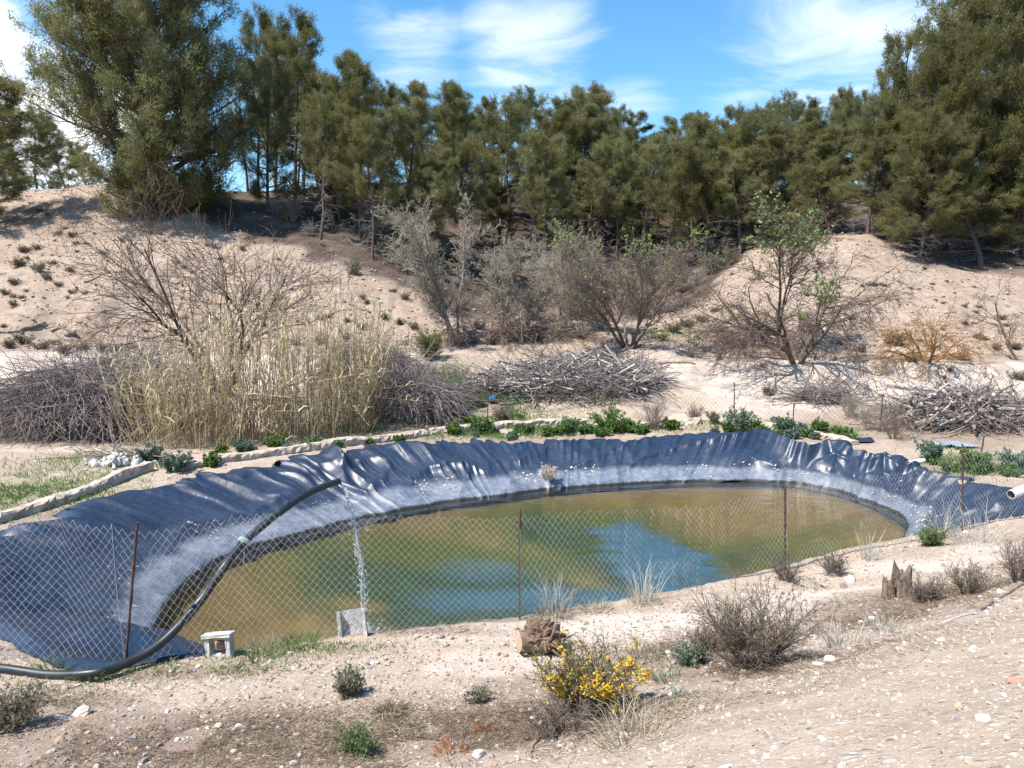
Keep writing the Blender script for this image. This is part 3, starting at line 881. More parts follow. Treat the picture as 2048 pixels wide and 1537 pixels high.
def pine_mesh(seed, H=10.0, W=4.6, cb=.32, nb=46, round_=.55, lean=.3, dense=1.0, sub=7, tw=4, rad=.15, puff=1.0, per=13):
    """an Aleppo pine: wavering trunk, rising limbs, clumps of needles at the twig ends"""
    r = np.random.default_rng(seed)
    k = 9
    tr = grow(np.array([[0, 0, -.4]]), np.array([[r.normal(0, .06), r.normal(0, .06), 1]]), H * .97, k, .05 * lean / .3, .05, r)
    tr[0, :, :2] += np.linspace(0, 1, k)[:, None] ** 2 * r.normal(0, lean, 2)
    R = (rad * H / 10) * (1 - np.linspace(0, 1, k) ** .9 * .88)[None]
    wood = MB(); V, Q = tubes(tr, R, 7); wood.add(V, Q=Q)
    # living limbs
    pt, tg, rr, t, _ = sample(tr, R, nb, cb, .985, r)
    u = (t - cb) / (1 - cb)
    prof = (1 - u) ** round_ * (.5 + .5 * np.clip(u * 4, 0, 1))
    L = W * .50 * prof * r.uniform(.60, 1.12, nb) + .25
    az = np.arange(nb) * 2.399 + r.normal(0, .35, nb)
    el = np.radians(4 + 42 * u + r.normal(0, 11, nb))
    d = np.stack([np.cos(az) * np.cos(el), np.sin(az) * np.cos(el), np.sin(el)], 1)
    B = grow(pt, d, L, 6, .10, .07, r)
    BRd = np.clip(rr * .42, .012, .07)[:, None] * np.linspace(1, .25, 6)[None]
    V, Q = tubes(B, BRd, 4); wood.add(V, Q=Q)
    # shoots gathered in rounded puffs towards the limb ends
    p2, t2, r2, tt2, par = sample(B, BRd, sub, .34, 1.0, r)
    d2 = splay(t2, r.uniform(.3, 1.25, len(t2)), r, .25); d2[:, 2] += .22
    L2 = (.22 + L[par] * .17) * r.uniform(.6, 1.25, len(par)) * puff
    B2 = grow(p2, d2, L2, 4, .16, .10, r)
    R2 = np.full((len(B2), 4), 1.0) * np.clip(r2 * .5, .006, .02)[:, None] * np.linspace(1, .4, 4)[None]
    V, Q = tubes(B2, R2, 3); wood.add(V, Q=Q)
    p3, t3, _, tt3, par3 = sample(B2, R2, tw, .25, 1.0, r)
    d3 = splay(t3, r.uniform(.2, 1.0, len(t3)), r, .2); d3[:, 2] += .25
    L3 = r.uniform(.12, .30, len(p3))
    tip = p3 + nrm(d3) * L3[:, None]
    pts = np.concatenate([tip, B2[:, -1]]); dirs = np.concatenate([nrm(d3), nrm(B2[:, -1] - B2[:, -2])])
    keep = r.random(len(pts)) < dense
    pts, dirs = pts[keep], dirs[keep]
    jp = np.repeat(pts - dirs * .05, per, 0); jp = jp + r.normal(0, .085, jp.shape)
    V, T, _ = needles(jp, np.repeat(dirs, per, 0), 1, .19, .028, r, .8)
    # leaf colour varies from limb to limb and shoot to shoot, paler on the young shoots
    limb = np.repeat(r.random(nb), sub)
    base = .6 * limb + .4 * r.random(len(B2))
    base = np.concatenate([np.repeat(base, tw), base])[keep]
    tint = np.clip(.08 + .50 * base + .30 * r.random(len(pts)), 0, 1)
    cr = MB(); cr.add(V, T, tint=np.repeat(tint, per * 3))
    # dead lower limbs
    dead = MB()
    if cb > .12:
        nd = 18
        pt, tg, rr, t, _ = sample(tr, R, nd, .10, cb + .12, r)
        az = r.uniform(0, 6.28, nd); el = np.radians(r.normal(2, 12, nd))
        D = grow(pt, np.stack([np.cos(az) * np.cos(el), np.sin(az) * np.cos(el), np.sin(el)], 1), W * .30 * r.uniform(.4, 1.2, nd), 5, .14, -.02, r)
        DR = np.full((nd, 5), .02) * np.linspace(1, .4, 5)
        V, Q = tubes(D, DR, 3); dead.add(V, Q=Q)
        q, tq, rq, _, _ = sample(D, DR, 7, .2, 1, r)
        E = grow(q, splay(tq, r.uniform(.4, 1, len(q)), r, .2), r.uniform(.2, .7, len(q)), 4, .25, -.03, r)
        V, Q = tubes(E, np.full((len(E), 4), .008), 3); dead.add(V, Q=Q)
        q, tq, rq, _, _ = sample(E, np.full((len(E), 4), .008), 3, .3, 1, r)
        E = grow(q, splay(tq, r.uniform(.4, 1, len(q)), r, .2), r.uniform(.1, .4, len(q)), 3, .25, -.03, r)
        V, Q = tubes(E, np.full((len(E), 3), .006), 3); dead.add(V, Q=Q)
    return (wood.mesh('trunk', M_bark), cr.mesh('crown', M_needle, False), dead.mesh('dead_branches', M_deadtwig) if dead.n else None)


PINES = {
    'a': pine_mesh(1, cb=.24, W=5.2, nb=40, sub=13, tw=5, round_=.27), 'b': pine_mesh(2, cb=.36, W=5.0, round_=.22, nb=34, sub=13, tw=5), 'c': pine_mesh(3, cb=.16, W=4.6, round_=.5, nb=44, sub=12, tw=5),
    'd': pine_mesh(4, cb=.45, W=5.6, round_=.2, nb=28, lean=.6, sub=13, tw=5), 'e': pine_mesh(5, cb=.09, W=5.4, round_=.28, nb=46, sub=13, tw=5), 'f': pine_mesh(6, cb=.52, W=4.4, round_=.35, nb=24, dense=.85, lean=.8, sub=11),
    'g': pine_mesh(7, cb=.32, W=4.2, round_=.28, nb=28, dense=.9, sub=12),
    'big': pine_mesh(8, cb=.035, W=8.6, round_=.22, nb=165, sub=19, tw=5, rad=.2, lean=.15, puff=1.0, per=15), 'tall': pine_mesh(9, cb=.20, W=6.8, round_=.22, nb=84, sub=16, tw=5, rad=.17, lean=.4, puff=1.0),
    'low': pine_mesh(10, H=10, cb=.12, W=8.5, round_=.5, nb=30, sub=13, tw=5, lean=.7),
}


def put_pine(px, base, top, kind, wpx=None, Y=None, label=None, group=None, rz=None, r=rng, name='pine_tree'):
    p = PG(px, base) if Y is None else None
    if p is None:
        q = PY(px, 500, Y); p = at(q[0], Y)
    h = (base - top) * p[1] / FPX if Y is None else PY(px, top, Y)[2] - p[2]
    sz = h / 10.0 / .99
    natural = {'a': 5.2, 'b': 5.0, 'c': 4.8, 'd': 5.4, 'e': 5.4, 'f': 4.4, 'g': 4.2, 'big': 8.6, 'tall': 6.8, 'low': 8.5}[kind]
    sx = sz if wpx is None else (1.35 if kind == 'big' else 1.06) * wpx * p[1] / FPX / natural
    w, c, dd = PINES[kind]
    t = thing(name, label, 'pine tree', p, r.uniform(0, 6.28) if rz is None else rz, (sx, sx, sz), group)
    obj('trunk', w, t); obj('crown', c, t)
    if dd: obj('dead_branches', dd, t)
    return t


LAND = [(560, 'the huge pine'), (640, 'the pointed pine'), (710, 'the broad slope pine'), (770, 'the bare-trunked pine'), (850, 'the tall grey-green tree'), (930, 'the gap of blue sky'), (1000, 'the short thin pine'), (1060, 'the pale bare trunk'), (1130, 'the yellowish pine'), (1200, 'the drooping pine'),
        (1270, 'the slender leaning pine'), (1340, 'the purple-twigged tree'), (1400, 'the mouth of the gully'), (1470, 'the almond top'), (1560, 'the right hill crest'), (1640, 'the broad brown-tinged pine'), (1720, 'the stepped tall pines'), (1800, 'the small leaning pine'), (1880, 'the yellow-green pine'), (1960, 'the flat-layered pine'), (9999, 'the right edge pine')]


def land_labels(pxs, fmt):
    'one label per item: named by the landmark in front of it, then by its order along the row'
    keys = [next(n for lim, n in LAND if px < lim) for px in pxs]
    out = [None] * len(pxs)
    for kx in set(keys):
        ii = sorted([i for i in range(len(pxs)) if keys[i] == kx], key=lambda i: pxs[i])
        pos = {1: [''], 2: [', left of two', ', right of two'], 3: [', left of three', ', middle of three', ', right of three']}.get(len(ii))
        if pos is None:
            pos = [', %s from left' % w_ for w_ in ('first', 'second', 'third', 'fourth', 'fifth', 'sixth', 'seventh', 'eighth', 'ninth', 'tenth', 'eleventh', 'twelfth', 'thirteenth', 'fourteenth', 'fifteenth')][:len(ii)]
        for j, i in enumerate(ii):
            out[i] = fmt % kx + (pos[j] if j < len(pos) else '')
    return out


G1 = 'pines along the near edge of the wood'
front = [
    # px, base, top, kind, width px, label
    (330, 440, -150, 'big', 300, 'huge dense pine branched to the ground on the left hill'),
    (-45, 452, 175, 'e', 230, 'leafy pine cut off by the left edge of the photo'),
    (535, 420, 95, 'e', 120, 'mid-size pine touching the right side of the huge pine'),
    (590, 400, 70, 'a', 150, 'pine with a pointed top just right of the huge pine'),
    (655, 440, 118, 'c', 165, 'broad pine third to the right of the huge pine'),
    (720, 478, 165, 'a', 130, 'pine with a bare lower trunk standing on the shaded left slope'),
    (795, 492, 182, 'c', 150, 'pine with a dark trunk behind the tall grey-green bush'),
    (870, 470, 180, 'c', 130, 'narrow olive pine just left of the gap of blue sky'),
    (1025, 500, 215, 'f', 150, 'thin pine with a pale bare trunk in the middle of the wood'),
    (960, 505, 330, 'g', 90, 'short thin pine left of the pale bare trunk'),
    (1085, 500, 225, 'b', 140, 'yellowish pine right of the pale bare trunk'),
    (1150, 492, 198, 'e', 175, 'dense dark-green pine with drooping tiers in the middle of the wood'),
    (1225, 495, 225, 'c', 160, 'dense pine right beside the drooping dark-green pine'),
    (1285, 505, 290, 'g', 110, 'slender pine with a leaning pale trunk right of the middle'),
    (1345, 500, 270, 'b', 125, 'small-crowned pine above the purple-twigged tree'),
    (1400, 500, 262, 'a', 130, 'brownish pine above the gap in the hills'),
    (1470, 480, 285, 'e', 150, 'bushy brownish pine behind the tall thin almond tree'),
    (1530, 480, 240, 'a', 150, 'pine directly behind the almond top'),
    (1600, 472, 262, 'e', 170, 'broad brown-tinged pine on the crest of the right hill'),
    (1665, 470, 225, 'c', 150, 'olive pine at the left foot of the stepped tall pines'),
    (1735, 468, 235, 'a', 150, 'pine with twiggy grey lower limbs on the right hill'),
    (1790, 482, 385, 'low', 110, 'small leaning pine with one tuft-like crown on the right hill'),
    (1835, 522, 258, 'tall', 190, 'bright yellow-green pine standing forward on the right hill'),
    (1962, 532, 330, 'b', 210, 'pine with flat spreading layers beside the shaded floor at the right'),
    (1870, 500, 120, 'tall', 210, 'tall pine with lit yellow tips below the top right corner'),
    (1790, 470, 66, 'g', 140, 'tall narrow blue-green pine stepping down from the right corner'),
    (1735, 462, 150, 'b', 110, 'thin see-through pine left of the tall narrow blue-green one'),
    (1945, 492, -90, 'tall', 270, 'largest pine in the top right corner'),
    (2050, 515, -60, 'tall', 230, 'tall pine cut off by the right edge of the photo'),
    (2010, 500, 160, 'e', 200, 'dense pine filling the space under the right corner crowns'),
    (1905, 505, 240, 'c', 150, 'half-hidden pine between the yellow-green pine and the right edge'),
]
for px, b, t, k, w, lab in front:
    put_pine(px, b, t, k, w, None, lab, G1)
mid = [(835, 488, 320, 'e', 110, 'low full pine left of the tallest grey-green tree'), (1000, 500, 375, 'e', 80, 'young pine at the foot of the pale bare trunk'), (1120, 508, 365, 'c', 90, 'young pine below the drooping dark-green pine'), (1255, 510, 375, 'c', 90, 'young pine above the purple-twigged tree'), (1375, 505, 340, 'c', 110, 'low pine at the mouth of the gully'), (1500, 480, 345, 'e', 120, 'low brownish pine under the almond top'), (1640, 465, 350, 'e', 120, 'low full pine in the middle of the right crest'), (1765, 465, 300, 'c', 120, 'low pine behind the small leaning pine'), (2030, 515, 350, 'e', 120, 'low pine at the right edge under the tall crowns'), (680, 440, 260, 'e', 130, 'low broad pine on the shaded left slope')]
mid += [(745, 520, 262, 'd', 120, 'forward pine with high crown and bare trunk on the left slope'), (850, 535, 305, 'b', 120, 'forward bare-trunked pine behind the tall grey-green tree'), (945, 545, 300, 'd', 120, 'forward pine with flat crown left of the pale trunk'), (1095, 545, 290, 'b', 120, 'forward bare-trunked pine right of the pale trunk'),
        (1165, 540, 330, 'f', 110, 'thin forward pine below the drooping pine'), (1240, 545, 300, 'd', 130, 'forward pine with high crown behind the purple-twigged tree'), (1330, 545, 310, 'b', 120, 'forward bare-trunked pine right of the purple-twigged tree'), (1410, 530, 320, 'd', 120, 'forward pine with high crown at the gully mouth'), (640, 480, 215, 'd', 130, 'forward pine with bare trunk right of the pointed pine'), (1480, 510, 300, 'b', 120, 'forward pine with bare trunk left of the almond top')]
for px, b, t, k, w, lab in mid:
    put_pine(px, b, t, k, w, None, lab, G1)
G2 = 'pines on the far ridge'
LB = 'pine in the back row of the wood along the ridge'
back = [(925, 61, 178, 'a', 120), (880, 58, 205, 'c', 110), (1048, 66, 184, 'd', 120), (1150, 66, 186, 'd', 150), (1215, 64, 215, 'a', 100), (1330, 64, 225, 'b', 120), (1385, 66, 250, 'g', 80), (1445, 66, 258, 'c', 90),
        (1540, 62, 214, 'd', 90), (1590, 62, 210, 'a', 100), (1655, 62, 202, 'd', 90), (690, 58, 150, 'c', 120), (765, 60, 178, 'a', 100), (820, 62, 190, 'b', 90), (610, 54, 90, 'd', 130), (520, 50, 40, 'a', 120), (1290, 60, 258, 'c', 110), (1490, 60, 262, 'e', 110), (1100, 59, 215, 'b', 120),
        (985, 60, 225, 'g', 100), (1255, 62, 240, 'e', 120), (1415, 60, 275, 'b', 120), (1560, 58, 250, 'c', 120), (1625, 57, 245, 'b', 130), (1700, 56, 215, 'a', 130), (555, 55, 110, 'g', 90), (640, 56, 150, 'b', 90), (725, 60, 200, 'a', 90), (845, 58, 225, 'g', 80), (905, 62, 230, 'b', 90), (1000, 56, 255, 'a', 90), (1075, 57, 250, 'c', 80), (1180, 58, 240, 'g', 90), (1235, 57, 270, 'a', 85), (1305, 58, 275, 'a', 85), (1360, 56, 290, 'c', 80), (1425, 58, 290, 'a', 85), (1475, 57, 300, 'b', 85), (1515, 57, 275, 'a', 85), (1575, 55, 290, 'c', 85), (1645, 55, 285, 'a', 90), (1720, 53, 270, 'b', 90), (1780, 52, 240, 'a', 100)]
LBs = land_labels([b_[0] for b_ in back], 'ridge pine behind %s')
for (px, Y, t, k, w), LB in zip(back, LBs):
    Y += 8
    put_pine(px, None, t, k, w, Y, LB, G2)
# inside the wood: slim trunks with high crowns
LI = 'slim pine inside the shaded wood with a dark bare trunk'
G3 = 'slim pines inside the wood'
rr_ = np.random.default_rng(50)
inside = [(560, 50), (600, 53), (640, 50), (690, 52), (745, 52), (775, 55), (830, 53), (905, 53), (945, 56), (1000, 54), (1060, 53), (1110, 55), (1180, 53), (1200, 57), (1260, 54), (1310, 55), (1365, 53), (1430, 54), (1450, 58), (1510, 56), (1570, 54), (1650, 55), (1710, 52), (1760, 50), (1815, 48), (1885, 50), (1930, 52), (1990, 48), (2040, 46), (500, 52), (1240, 60), (1030, 62), (1390, 60)]
LIs = land_labels([b_[0] for b_ in inside], 'slim dark trunk in the wood behind %s')
for (px, Y), LI in zip(inside, LIs):
    Y += 6
    h_ = rr_.uniform(6.5, 9.0)
    q = PY(px, 500, Y); p = at(q[0], Y)
    sx = h_ / 10 * rr_.uniform(.75, 1.0)
    w, c, dd = PINES[rr_.choice(['f', 'd', 'b', 'f'])]
    t = thing('pine_tree', LI, 'pine tree', p, rr_.uniform(0, 6.28), (sx, sx, h_ / 10), G3)
    obj('trunk', w, t); obj('crown', c, t); obj('dead_branches', dd, t)
# beyond the left crest
for px, Y, top, k, w, lab in ((88, 62, 232, 'd', 105, 'airy dark pine beyond the left crest against the white cloud'), (150, 64, 248, 'b', 90, 'smaller airy pine between the crest and the huge pine'), (40, 60, 262, 'c', 80, 'low dark pine beyond the left crest near the photo edge'), (185, 60, 290, 'e', 80, 'low pine half hidden behind the huge pine'), (115, 58, 318, 'low', 90, 'bushy young pine behind the left crest'), (10, 57, 300, 'e', 100, 'dark pine behind the leafy pine at the left edge')):
    put_pine(px, None, top, k, w, Y, lab, 'pines beyond the left crest')

# ------------------------------------------------------------------ bare and budding small trees
def wood_mat(name, a, b, sc=9):
    return mat_rough(name, a, b, sc, .95, .5, .01, tintamt=.25)


M_almond = wood_mat('almond_bark', (.075, .055, .045), (.17, .125, .10))
M_lichen = wood_mat('lichen_bark', (.13, .085, .05), (.40, .20, .06), 5)
M_greytwig = wood_mat('grey_twigs', (.22, .185, .145), (.40, .345, .28))
M_purple = wood_mat('purple_twigs', (.13, .095, .082), (.27, .205, .17))
M_bud = mat_leaf('young_leaves', [(.12, .19, .045), (.22, .31, .085), (.33, .42, .15)], .35, .5, .1)
M_greyleaf = mat_leaf('grey_green_leaves', [(.17, .175, .11), (.26, .265, .18), (.35, .35, .25)], .25, .6, .12)


def tree_mesh(seed, H, W, stems=3, spread=.45, fork=.3, lim=6, subs=7, twigs=7, fine=0, grav=(.03, 0, 0), mat=M_almond, leaf=None, leafmat=None, leafsize=.05, leafn=2, leafzone=None, r0=.07, crown0=.25, thick=1.0, stemwob=.12, upper=None):
    r = np.random.default_rng(seed)
    wood = MB()
    az = np.arange(stems) * 6.283 / stems + r.normal(0, .4, stems)
    d = np.stack([np.cos(az) * spread, np.sin(az) * spread, np.ones(stems)], 1)
    st = np.stack([np.cos(az) * .08, np.sin(az) * .08, np.full(stems, -.2)], 1)
    S1 = grow(st, d, H * r.uniform(.62, .82, stems), 8, stemwob, grav[0], r)
    R1 = r0 * thick * np.linspace(1, .30, 8)[None] * r.uniform(.8, 1.15, (stems, 1))
    V, Q = tubes(S1, R1, 6); wood.add(V, Q=Q, tint=.45)
    p, t, rr, _, par = sample(S1, R1, lim, crown0, 1, r)
    dd = splay(t, r.uniform(.45, 1.05, len(t)), r, .15)
    out = p * [1, 1, 0]; dd = nrm(dd + nrm(out) * .35)
    S2 = grow(p, dd, W * .42 * r.uniform(.5, 1.15, len(p)), 7, .15, grav[1], r)
    R2 = np.clip(rr * .55, .008, .05)[:, None] * np.linspace(1, .35, 7)[None]
    V, Q = tubes(S2, R2, 4); wood.add(V, Q=Q, tint=.5)
    p, t, rr, _, _ = sample(S2, R2, subs, .15, 1, r)
    S3 = grow(p, splay(t, r.uniform(.35, .95, len(t)), r, .1), W * .20 * r.uniform(.4, 1.2, len(p)), 5, .18, grav[2], r)
    R3 = np.clip(rr * .55, .005, .016)[:, None] * np.linspace(1, .45, 5)[None]
    V, Q = tubes(S3, R3, 3); wood.add(V, Q=Q, tint=.6)
    p, t, rr, _, _ = sample(S3, R3, twigs, .15, 1, r)
    S4 = grow(p, splay(t, r.uniform(.35, .9, len(t)), r, .1), W * .085 * r.uniform(.4, 1.3, len(p)), 4, .2, grav[2] * .8, r)
    V, Q = tubes(S4, np.full((len(S4), 4), .0075) * np.linspace(1, .6, 4), 3); wood.add(V, Q=Q, tint=.75)
    tips = S4
    if fine:
        p, t, rr, _, _ = sample(S4, np.full((len(S4), 4), .004), fine, .2, 1, r)
        S5 = grow(p, splay(t, r.uniform(.3, .9, len(t)), r, .1), W * .045 * r.uniform(.4, 1.3, len(p)), 3, .2, grav[2] * .5, r)
        V, Q = tubes(S5, np.full((len(S5), 3), .0058), 3); wood.add(V, Q=Q, tint=.9)
        tips = S5
    wm = wood.mesh('branches', mat)
    lm_ = None
    if leafmat is not None:
        pt, tg, _, _, _ = sample(tips, np.full(tips.shape[:2], .004), leafn, .3, 1, r)
        if leafzone is not None:
            k = leafzone(pt, r)
            pt, tg = pt[k], tg[k]
        V, Q, _ = needles(pt, tg, 3, leafsize, leafsize * .28, r, .8, quad=True)
        lb = MB(); lb.add(V, Q=Q, tint=np.repeat(np.clip(r.normal(.5, .25, len(pt)), 0, 1), 12))
        lm_ = lb.mesh('foliage', leafmat, False)
    return wm, lm_


def put_tree(ms, p, label, cat='tree', name='small_tree', rz=0.0, sc=1.0):
    t = thing(name, label, cat, p, rz, sc)
    obj('trunk_and_branches' if False else 'branches', ms[0], t)
    if ms[1]: obj('foliage', ms[1], t)
    return t


def atY(px, Y):
    q = PY(px, 600, Y)
    return at(q[0], Y)


put_tree(tree_mesh(101, 7.0, 7.6, stems=6, spread=.75, lim=8, subs=8, twigs=7, grav=(.0, .01, -.01), r0=.085, crown0=.3, stemwob=.16), atY(445, 25.6), 'wide bare dark tree spreading behind the dry reeds', name='bare_tree')
put_tree(tree_mesh(102, 6.9, 2.9, stems=4, spread=.24, lim=12, subs=9, twigs=8, fine=2, grav=(.04, .10, .06), mat=M_greytwig, leafmat=M_greyleaf, leafsize=.06, leafn=1, leafzone=lambda p, r: r.random(len(p)) < .22, r0=.075, crown0=.18), PG(912, 690), 'tallest grey-green twiggy tree left of the centre hollow', name='twiggy_tree')
put_tree(tree_mesh(103, 4.5, 2.6, stems=4, spread=.35, lim=11, subs=8, twigs=8, fine=2, grav=(.02, .06, .04), mat=M_greytwig, leafmat=M_greyleaf, leafsize=.06, leafn=1, leafzone=lambda p, r: r.random(len(p)) < .22, r0=.06, crown0=.36), PG(1050, 688), 'rounded grey-green tree second of the row in the hollow', name='twiggy_tree')
put_tree(tree_mesh(104, 4.8, 2.8, stems=4, spread=.42, lim=11, subs=8, twigs=8, fine=2, grav=(.03, .07, .05), mat=M_greytwig, leafmat=M_greyleaf, leafsize=.06, leafn=1, leafzone=lambda p, r: r.random(len(p)) < .22, r0=.065, crown0=.38), PG(1128, 662), 'grey-green tree with bare forked trunks third of the row in the hollow', name='twiggy_tree')
put_tree(tree_mesh(105, 5.0, 4.2, stems=5, spread=.5, lim=11, subs=9, twigs=8, fine=2, grav=(.03, .06, .05), mat=M_purple, leafmat=M_bud, leafsize=.11, leafn=2, leafzone=lambda p, r: (p[:, 2] + .5 * r.normal(0, .5, len(p)) > 3.7) & (r.random(len(p)) < .35) | (r.random(len(p)) < .04), r0=.075, crown0=.25), PG(1258, 694), 'round purple-twigged tree with bright green leaves on its top', name='budding_tree')
put_tree(tree_mesh(106, 4.3, 5.8, stems=5, spread=.72, lim=11, subs=8, twigs=6, fine=1, grav=(-.02, -.06, -.17), leafmat=M_bud, leafsize=.12, leafn=4, leafzone=lambda p, r: ((np.linalg.norm(p - [.5, -.2, 2.1], axis=1) < 1.0) | (np.linalg.norm(p - [-.6, 0, 2.5], axis=1) < .6)) & (r.random(len(p)) < .95), r0=.11, crown0=.22), atY(1597, 27.2), 'drooping almond tree with a green tuft in its bare crown on the earth bank', name='almond_tree')
put_tree(tree_mesh(107, 6.1, 3.9, stems=2, spread=.10, lim=14, subs=9, twigs=7, fine=1, grav=(.05, .03, .02), leafmat=M_bud, leafsize=.12, leafn=2, leafzone=lambda p, r: r.random(len(p)) < np.where(p[:, 2] > 3.7, .26, .04), r0=.07, crown0=.55), atY(1560, 29.8), 'tall thin almond tree with fresh leaves rising behind the drooping one', name='almond_tree')
put_tree(tree_mesh(108, 2.1, 3.3, stems=6, spread=.8, lim=7, subs=7, twigs=6, grav=(-.02, -.06, -.14), mat=M_lichen, r0=.06, crown0=.2), atY(1862, 27.1), 'low bare tree with orange lichen on its bark', name='bare_tree')
put_tree(tree_mesh(109, 3.4, 3.4, stems=3, spread=.55, lim=7, subs=7, twigs=6, grav=(.0, -.03, -.06), r0=.06, crown0=.3), atY(2058, 27.5), 'bare tree cut off by the right edge above the log pile', name='bare_tree')
put_tree(tree_mesh(110, 2.0, 3.4, stems=6, spread=.9, lim=6, subs=6, twigs=6, fine=1, grav=(-.02, -.1, -.2), mat=M_purple, r0=.045, crown0=.15), PG(965, 688), 'low tangle of drooping bare branches right of the tallest grey-green tree', cat='bush', name='bare_bush')
# ================================================================== KERB, FENCES, HOSE, BLOCKS, PIPES
M_conc = mat_rough('weathered_concrete', (.26, .20, .155), (.56, .485, .41), 5, .95, .6, .02)
M_block = mat_rough('pale_concrete_block', (.30, .285, .27), (.60, .58, .555), 9, .95, .9, .012)
M_rust = mat_rough('rusty_steel', (.055, .030, .024), (.13, .070, .050), 30, .85, .4, .004)
M_wire = mat_rough('galvanised_wire', (.36, .35, .32), (.52, .50, .46), 20, .5, .2, .002, .5)
M_dkwire = mat_rough('dull_wire', (.12, .11, .10), (.22, .20, .18), 20, .6)
M_pvc = mat_rough('white_pvc', (.74, .72, .69), (.84, .83, .81), 6, .45, .1, .003, .4)
M_brownin = mat_rough('stained_pipe_inside', (.10, .06, .04), (.2, .13, .09), 6, .9)


def hose_mat():
    m, N = newmat('black_pe_hose')
    co = N.n('ShaderNodeTexCoord').outputs['Object']
    n = N.noise(co, 6, 6, .65)
    c = N.ramp(n, [(.3, (.012, .014, .018)), (.65, (.026, .030, .036)), (.85, (.075, .075, .075))])
    r = N.mrange(n, .3, .8, .32, .6)
    return finish(m, N, c, r, n, .15, .004, .5)


def strip_poly(px_list, z=.03):
    return np.array([PZ(a, b, z)[:2] for a, b in px_list])


def resample(P, step):
    P = np.asarray(P, float)
    s = np.r_[0, np.cumsum(np.linalg.norm(np.diff(P, axis=0), axis=1))]
    n = max(int(s[-1] / step), 2)
    u = np.linspace(0, s[-1], n + 1)
    return np.stack([np.interp(u, s, P[:, i]) for i in range(P.shape[1])], 1)


def make_kerb(pxs, hgt, wid, label, seed):
    """low rough wall following the pond rim"""
    P = resample(strip_poly(pxs), .09)
    n = len(P)
    tg = nrm(np.gradient(P, axis=0)); nr = np.stack([-tg[:, 1], tg[:, 0]], 1)
    s = np.arange(n) * .09
    g = hz(P[:, 0], P[:, 1])
    rng2 = np.random.default_rng(seed)
    prof = [(-.5, -.45), (-.52, .25), (-.5, .75), (-.36, .98), (-.05, 1.02), (.25, 1.0), (.45, .9), (.5, .6), (.5, -.45)]
    V = []
    for j, (a, b) in enumerate(prof):
        off = a * wid * (1 + .25 * fbm(s * 1.2, s * 0 + j * 3, 3, seed)) + .02 * rng2.normal(0, 1, n)
        zz = g + b * hgt * (1 + .35 * fbm(s * .7, s * 0, 3, seed + 3)) + (.02 * fbm(s * 6, s * 0 + j, 3, seed + 5) if b > 0 else 0)
        V.append(np.stack([P[:, 0] + nr[:, 0] * off, P[:, 1] + nr[:, 1] * off, zz], 1))
    V = np.stack(V, 1); k = len(prof)
    i = np.arange(n * k).reshape(n, k)
    Q = np.stack([i[:-1, :-1], i[1:, :-1], i[1:, 1:], i[:-1, 1:]], -1).reshape(-1, 4)
    mb = MB(); mb.add(V, Q=Q)
    for e in (0, n - 1):
        mb.add(V[e], T=[(0, a, a + 1) for a in range(1, k - 1)])
    o = obj('kerb', mb.mesh('kerb', M_conc, False))
    return tag(o, label, 'kerb')


make_kerb([(-120, 1085), (0, 1040), (80, 1018), (160, 992), (240, 962), (300, 942)], .17, .22, 'thick earth-stained kerb left of the pond running out of the photo', 1)
make_kerb([(330, 944), (430, 926), (520, 912), (610, 900), (700, 887), (790, 876), (850, 868)], .17, .30, 'low pale kerb in front of the dry reeds', 2)
make_kerb([(860, 866), (930, 860), (1010, 853), (1080, 851), (1180, 852), (1290, 853), (1400, 855)], .16, .26, 'low pale kerb behind the middle of the pond', 3)
make_kerb([(1520, 858), (1590, 864), (1660, 876), (1710, 888)], .14, .26, 'short broken piece of kerb behind the pond on the right', 4)


def post_mesh(h, rad, mat, sides=8, twist=True):
    k = 28
    z = np.linspace(-.35, h, k)
    P = np.stack([z * 0, z * 0, z], 1)[None]
    R = (rad * (1 + (.16 * np.sign(np.sin(np.arange(k) * 1.6)) if twist else 0)))[None] if twist else np.full((1, k), rad)
    V, Q = tubes(P, R, sides)
    mb = MB(); mb.add(V, Q=Q); mb.add(V, T=tube_caps(P, R, sides))
    return mb.mesh('post', mat)


def wire_panel(A, B, h0, h1, cell, wr, sag=.06, base=.02, r=rng, phase=0.0, lean=0.0):
    """chain link between two world points: zigzag wires plus line wires; returns (mesh wires)"""
    A = np.array(A, float); B = np.array(B, float)
    L = np.linalg.norm(B[:2] - A[:2])
    n = max(int(L / cell * 2), 2)
    rows = int(round((h0 + h1) / 2 / (cell * .62)))
    kk = np.arange(rows + 1)
    P = np.zeros((n + 1, rows + 1, 3))
    for i in range(n + 1):
        s = (i + ((kk + i) % 2)) / n
        s = np.clip(s, 0, 1)
        g = A[None] * (1 - s[:, None]) + B[None] * s[:, None]
        hh = h0 + (h1 - h0) * s - sag * 4 * s * (1 - s) + .02 * np.sin(s * 9 + phase) + .05 * fbm(s * 12 + phase * 5, s * 0, 2, 9)
        gz = hz(g[:, 0], g[:, 1])
        f = kk / rows
        # the wires bulge a little
        dx = .045 * np.sin(s * 7 + f * 3 + phase) + .05 * fbm(s * 6 + phase * 3, f * 2, 2, 7)
        nrm2 = np.array([-(B - A)[1], (B - A)[0]]) / max(L, .01)
        wave = .012 * np.sin(i * 1.7)
        P[i, :, 0] = g[:, 0] + nrm2[0] * (dx + np.where(kk % 2, wr, -wr))
        P[i, :, 1] = g[:, 1] + nrm2[1] * (dx + np.where(kk % 2, wr, -wr))
        P[i, :, 2] = gz + base + f * (hh - base) + wave * f
    mb = MB(); V, Q = tubes(P, np.full(P.shape[:2], wr), 3); mb.add(V, Q=Q)
    return mb


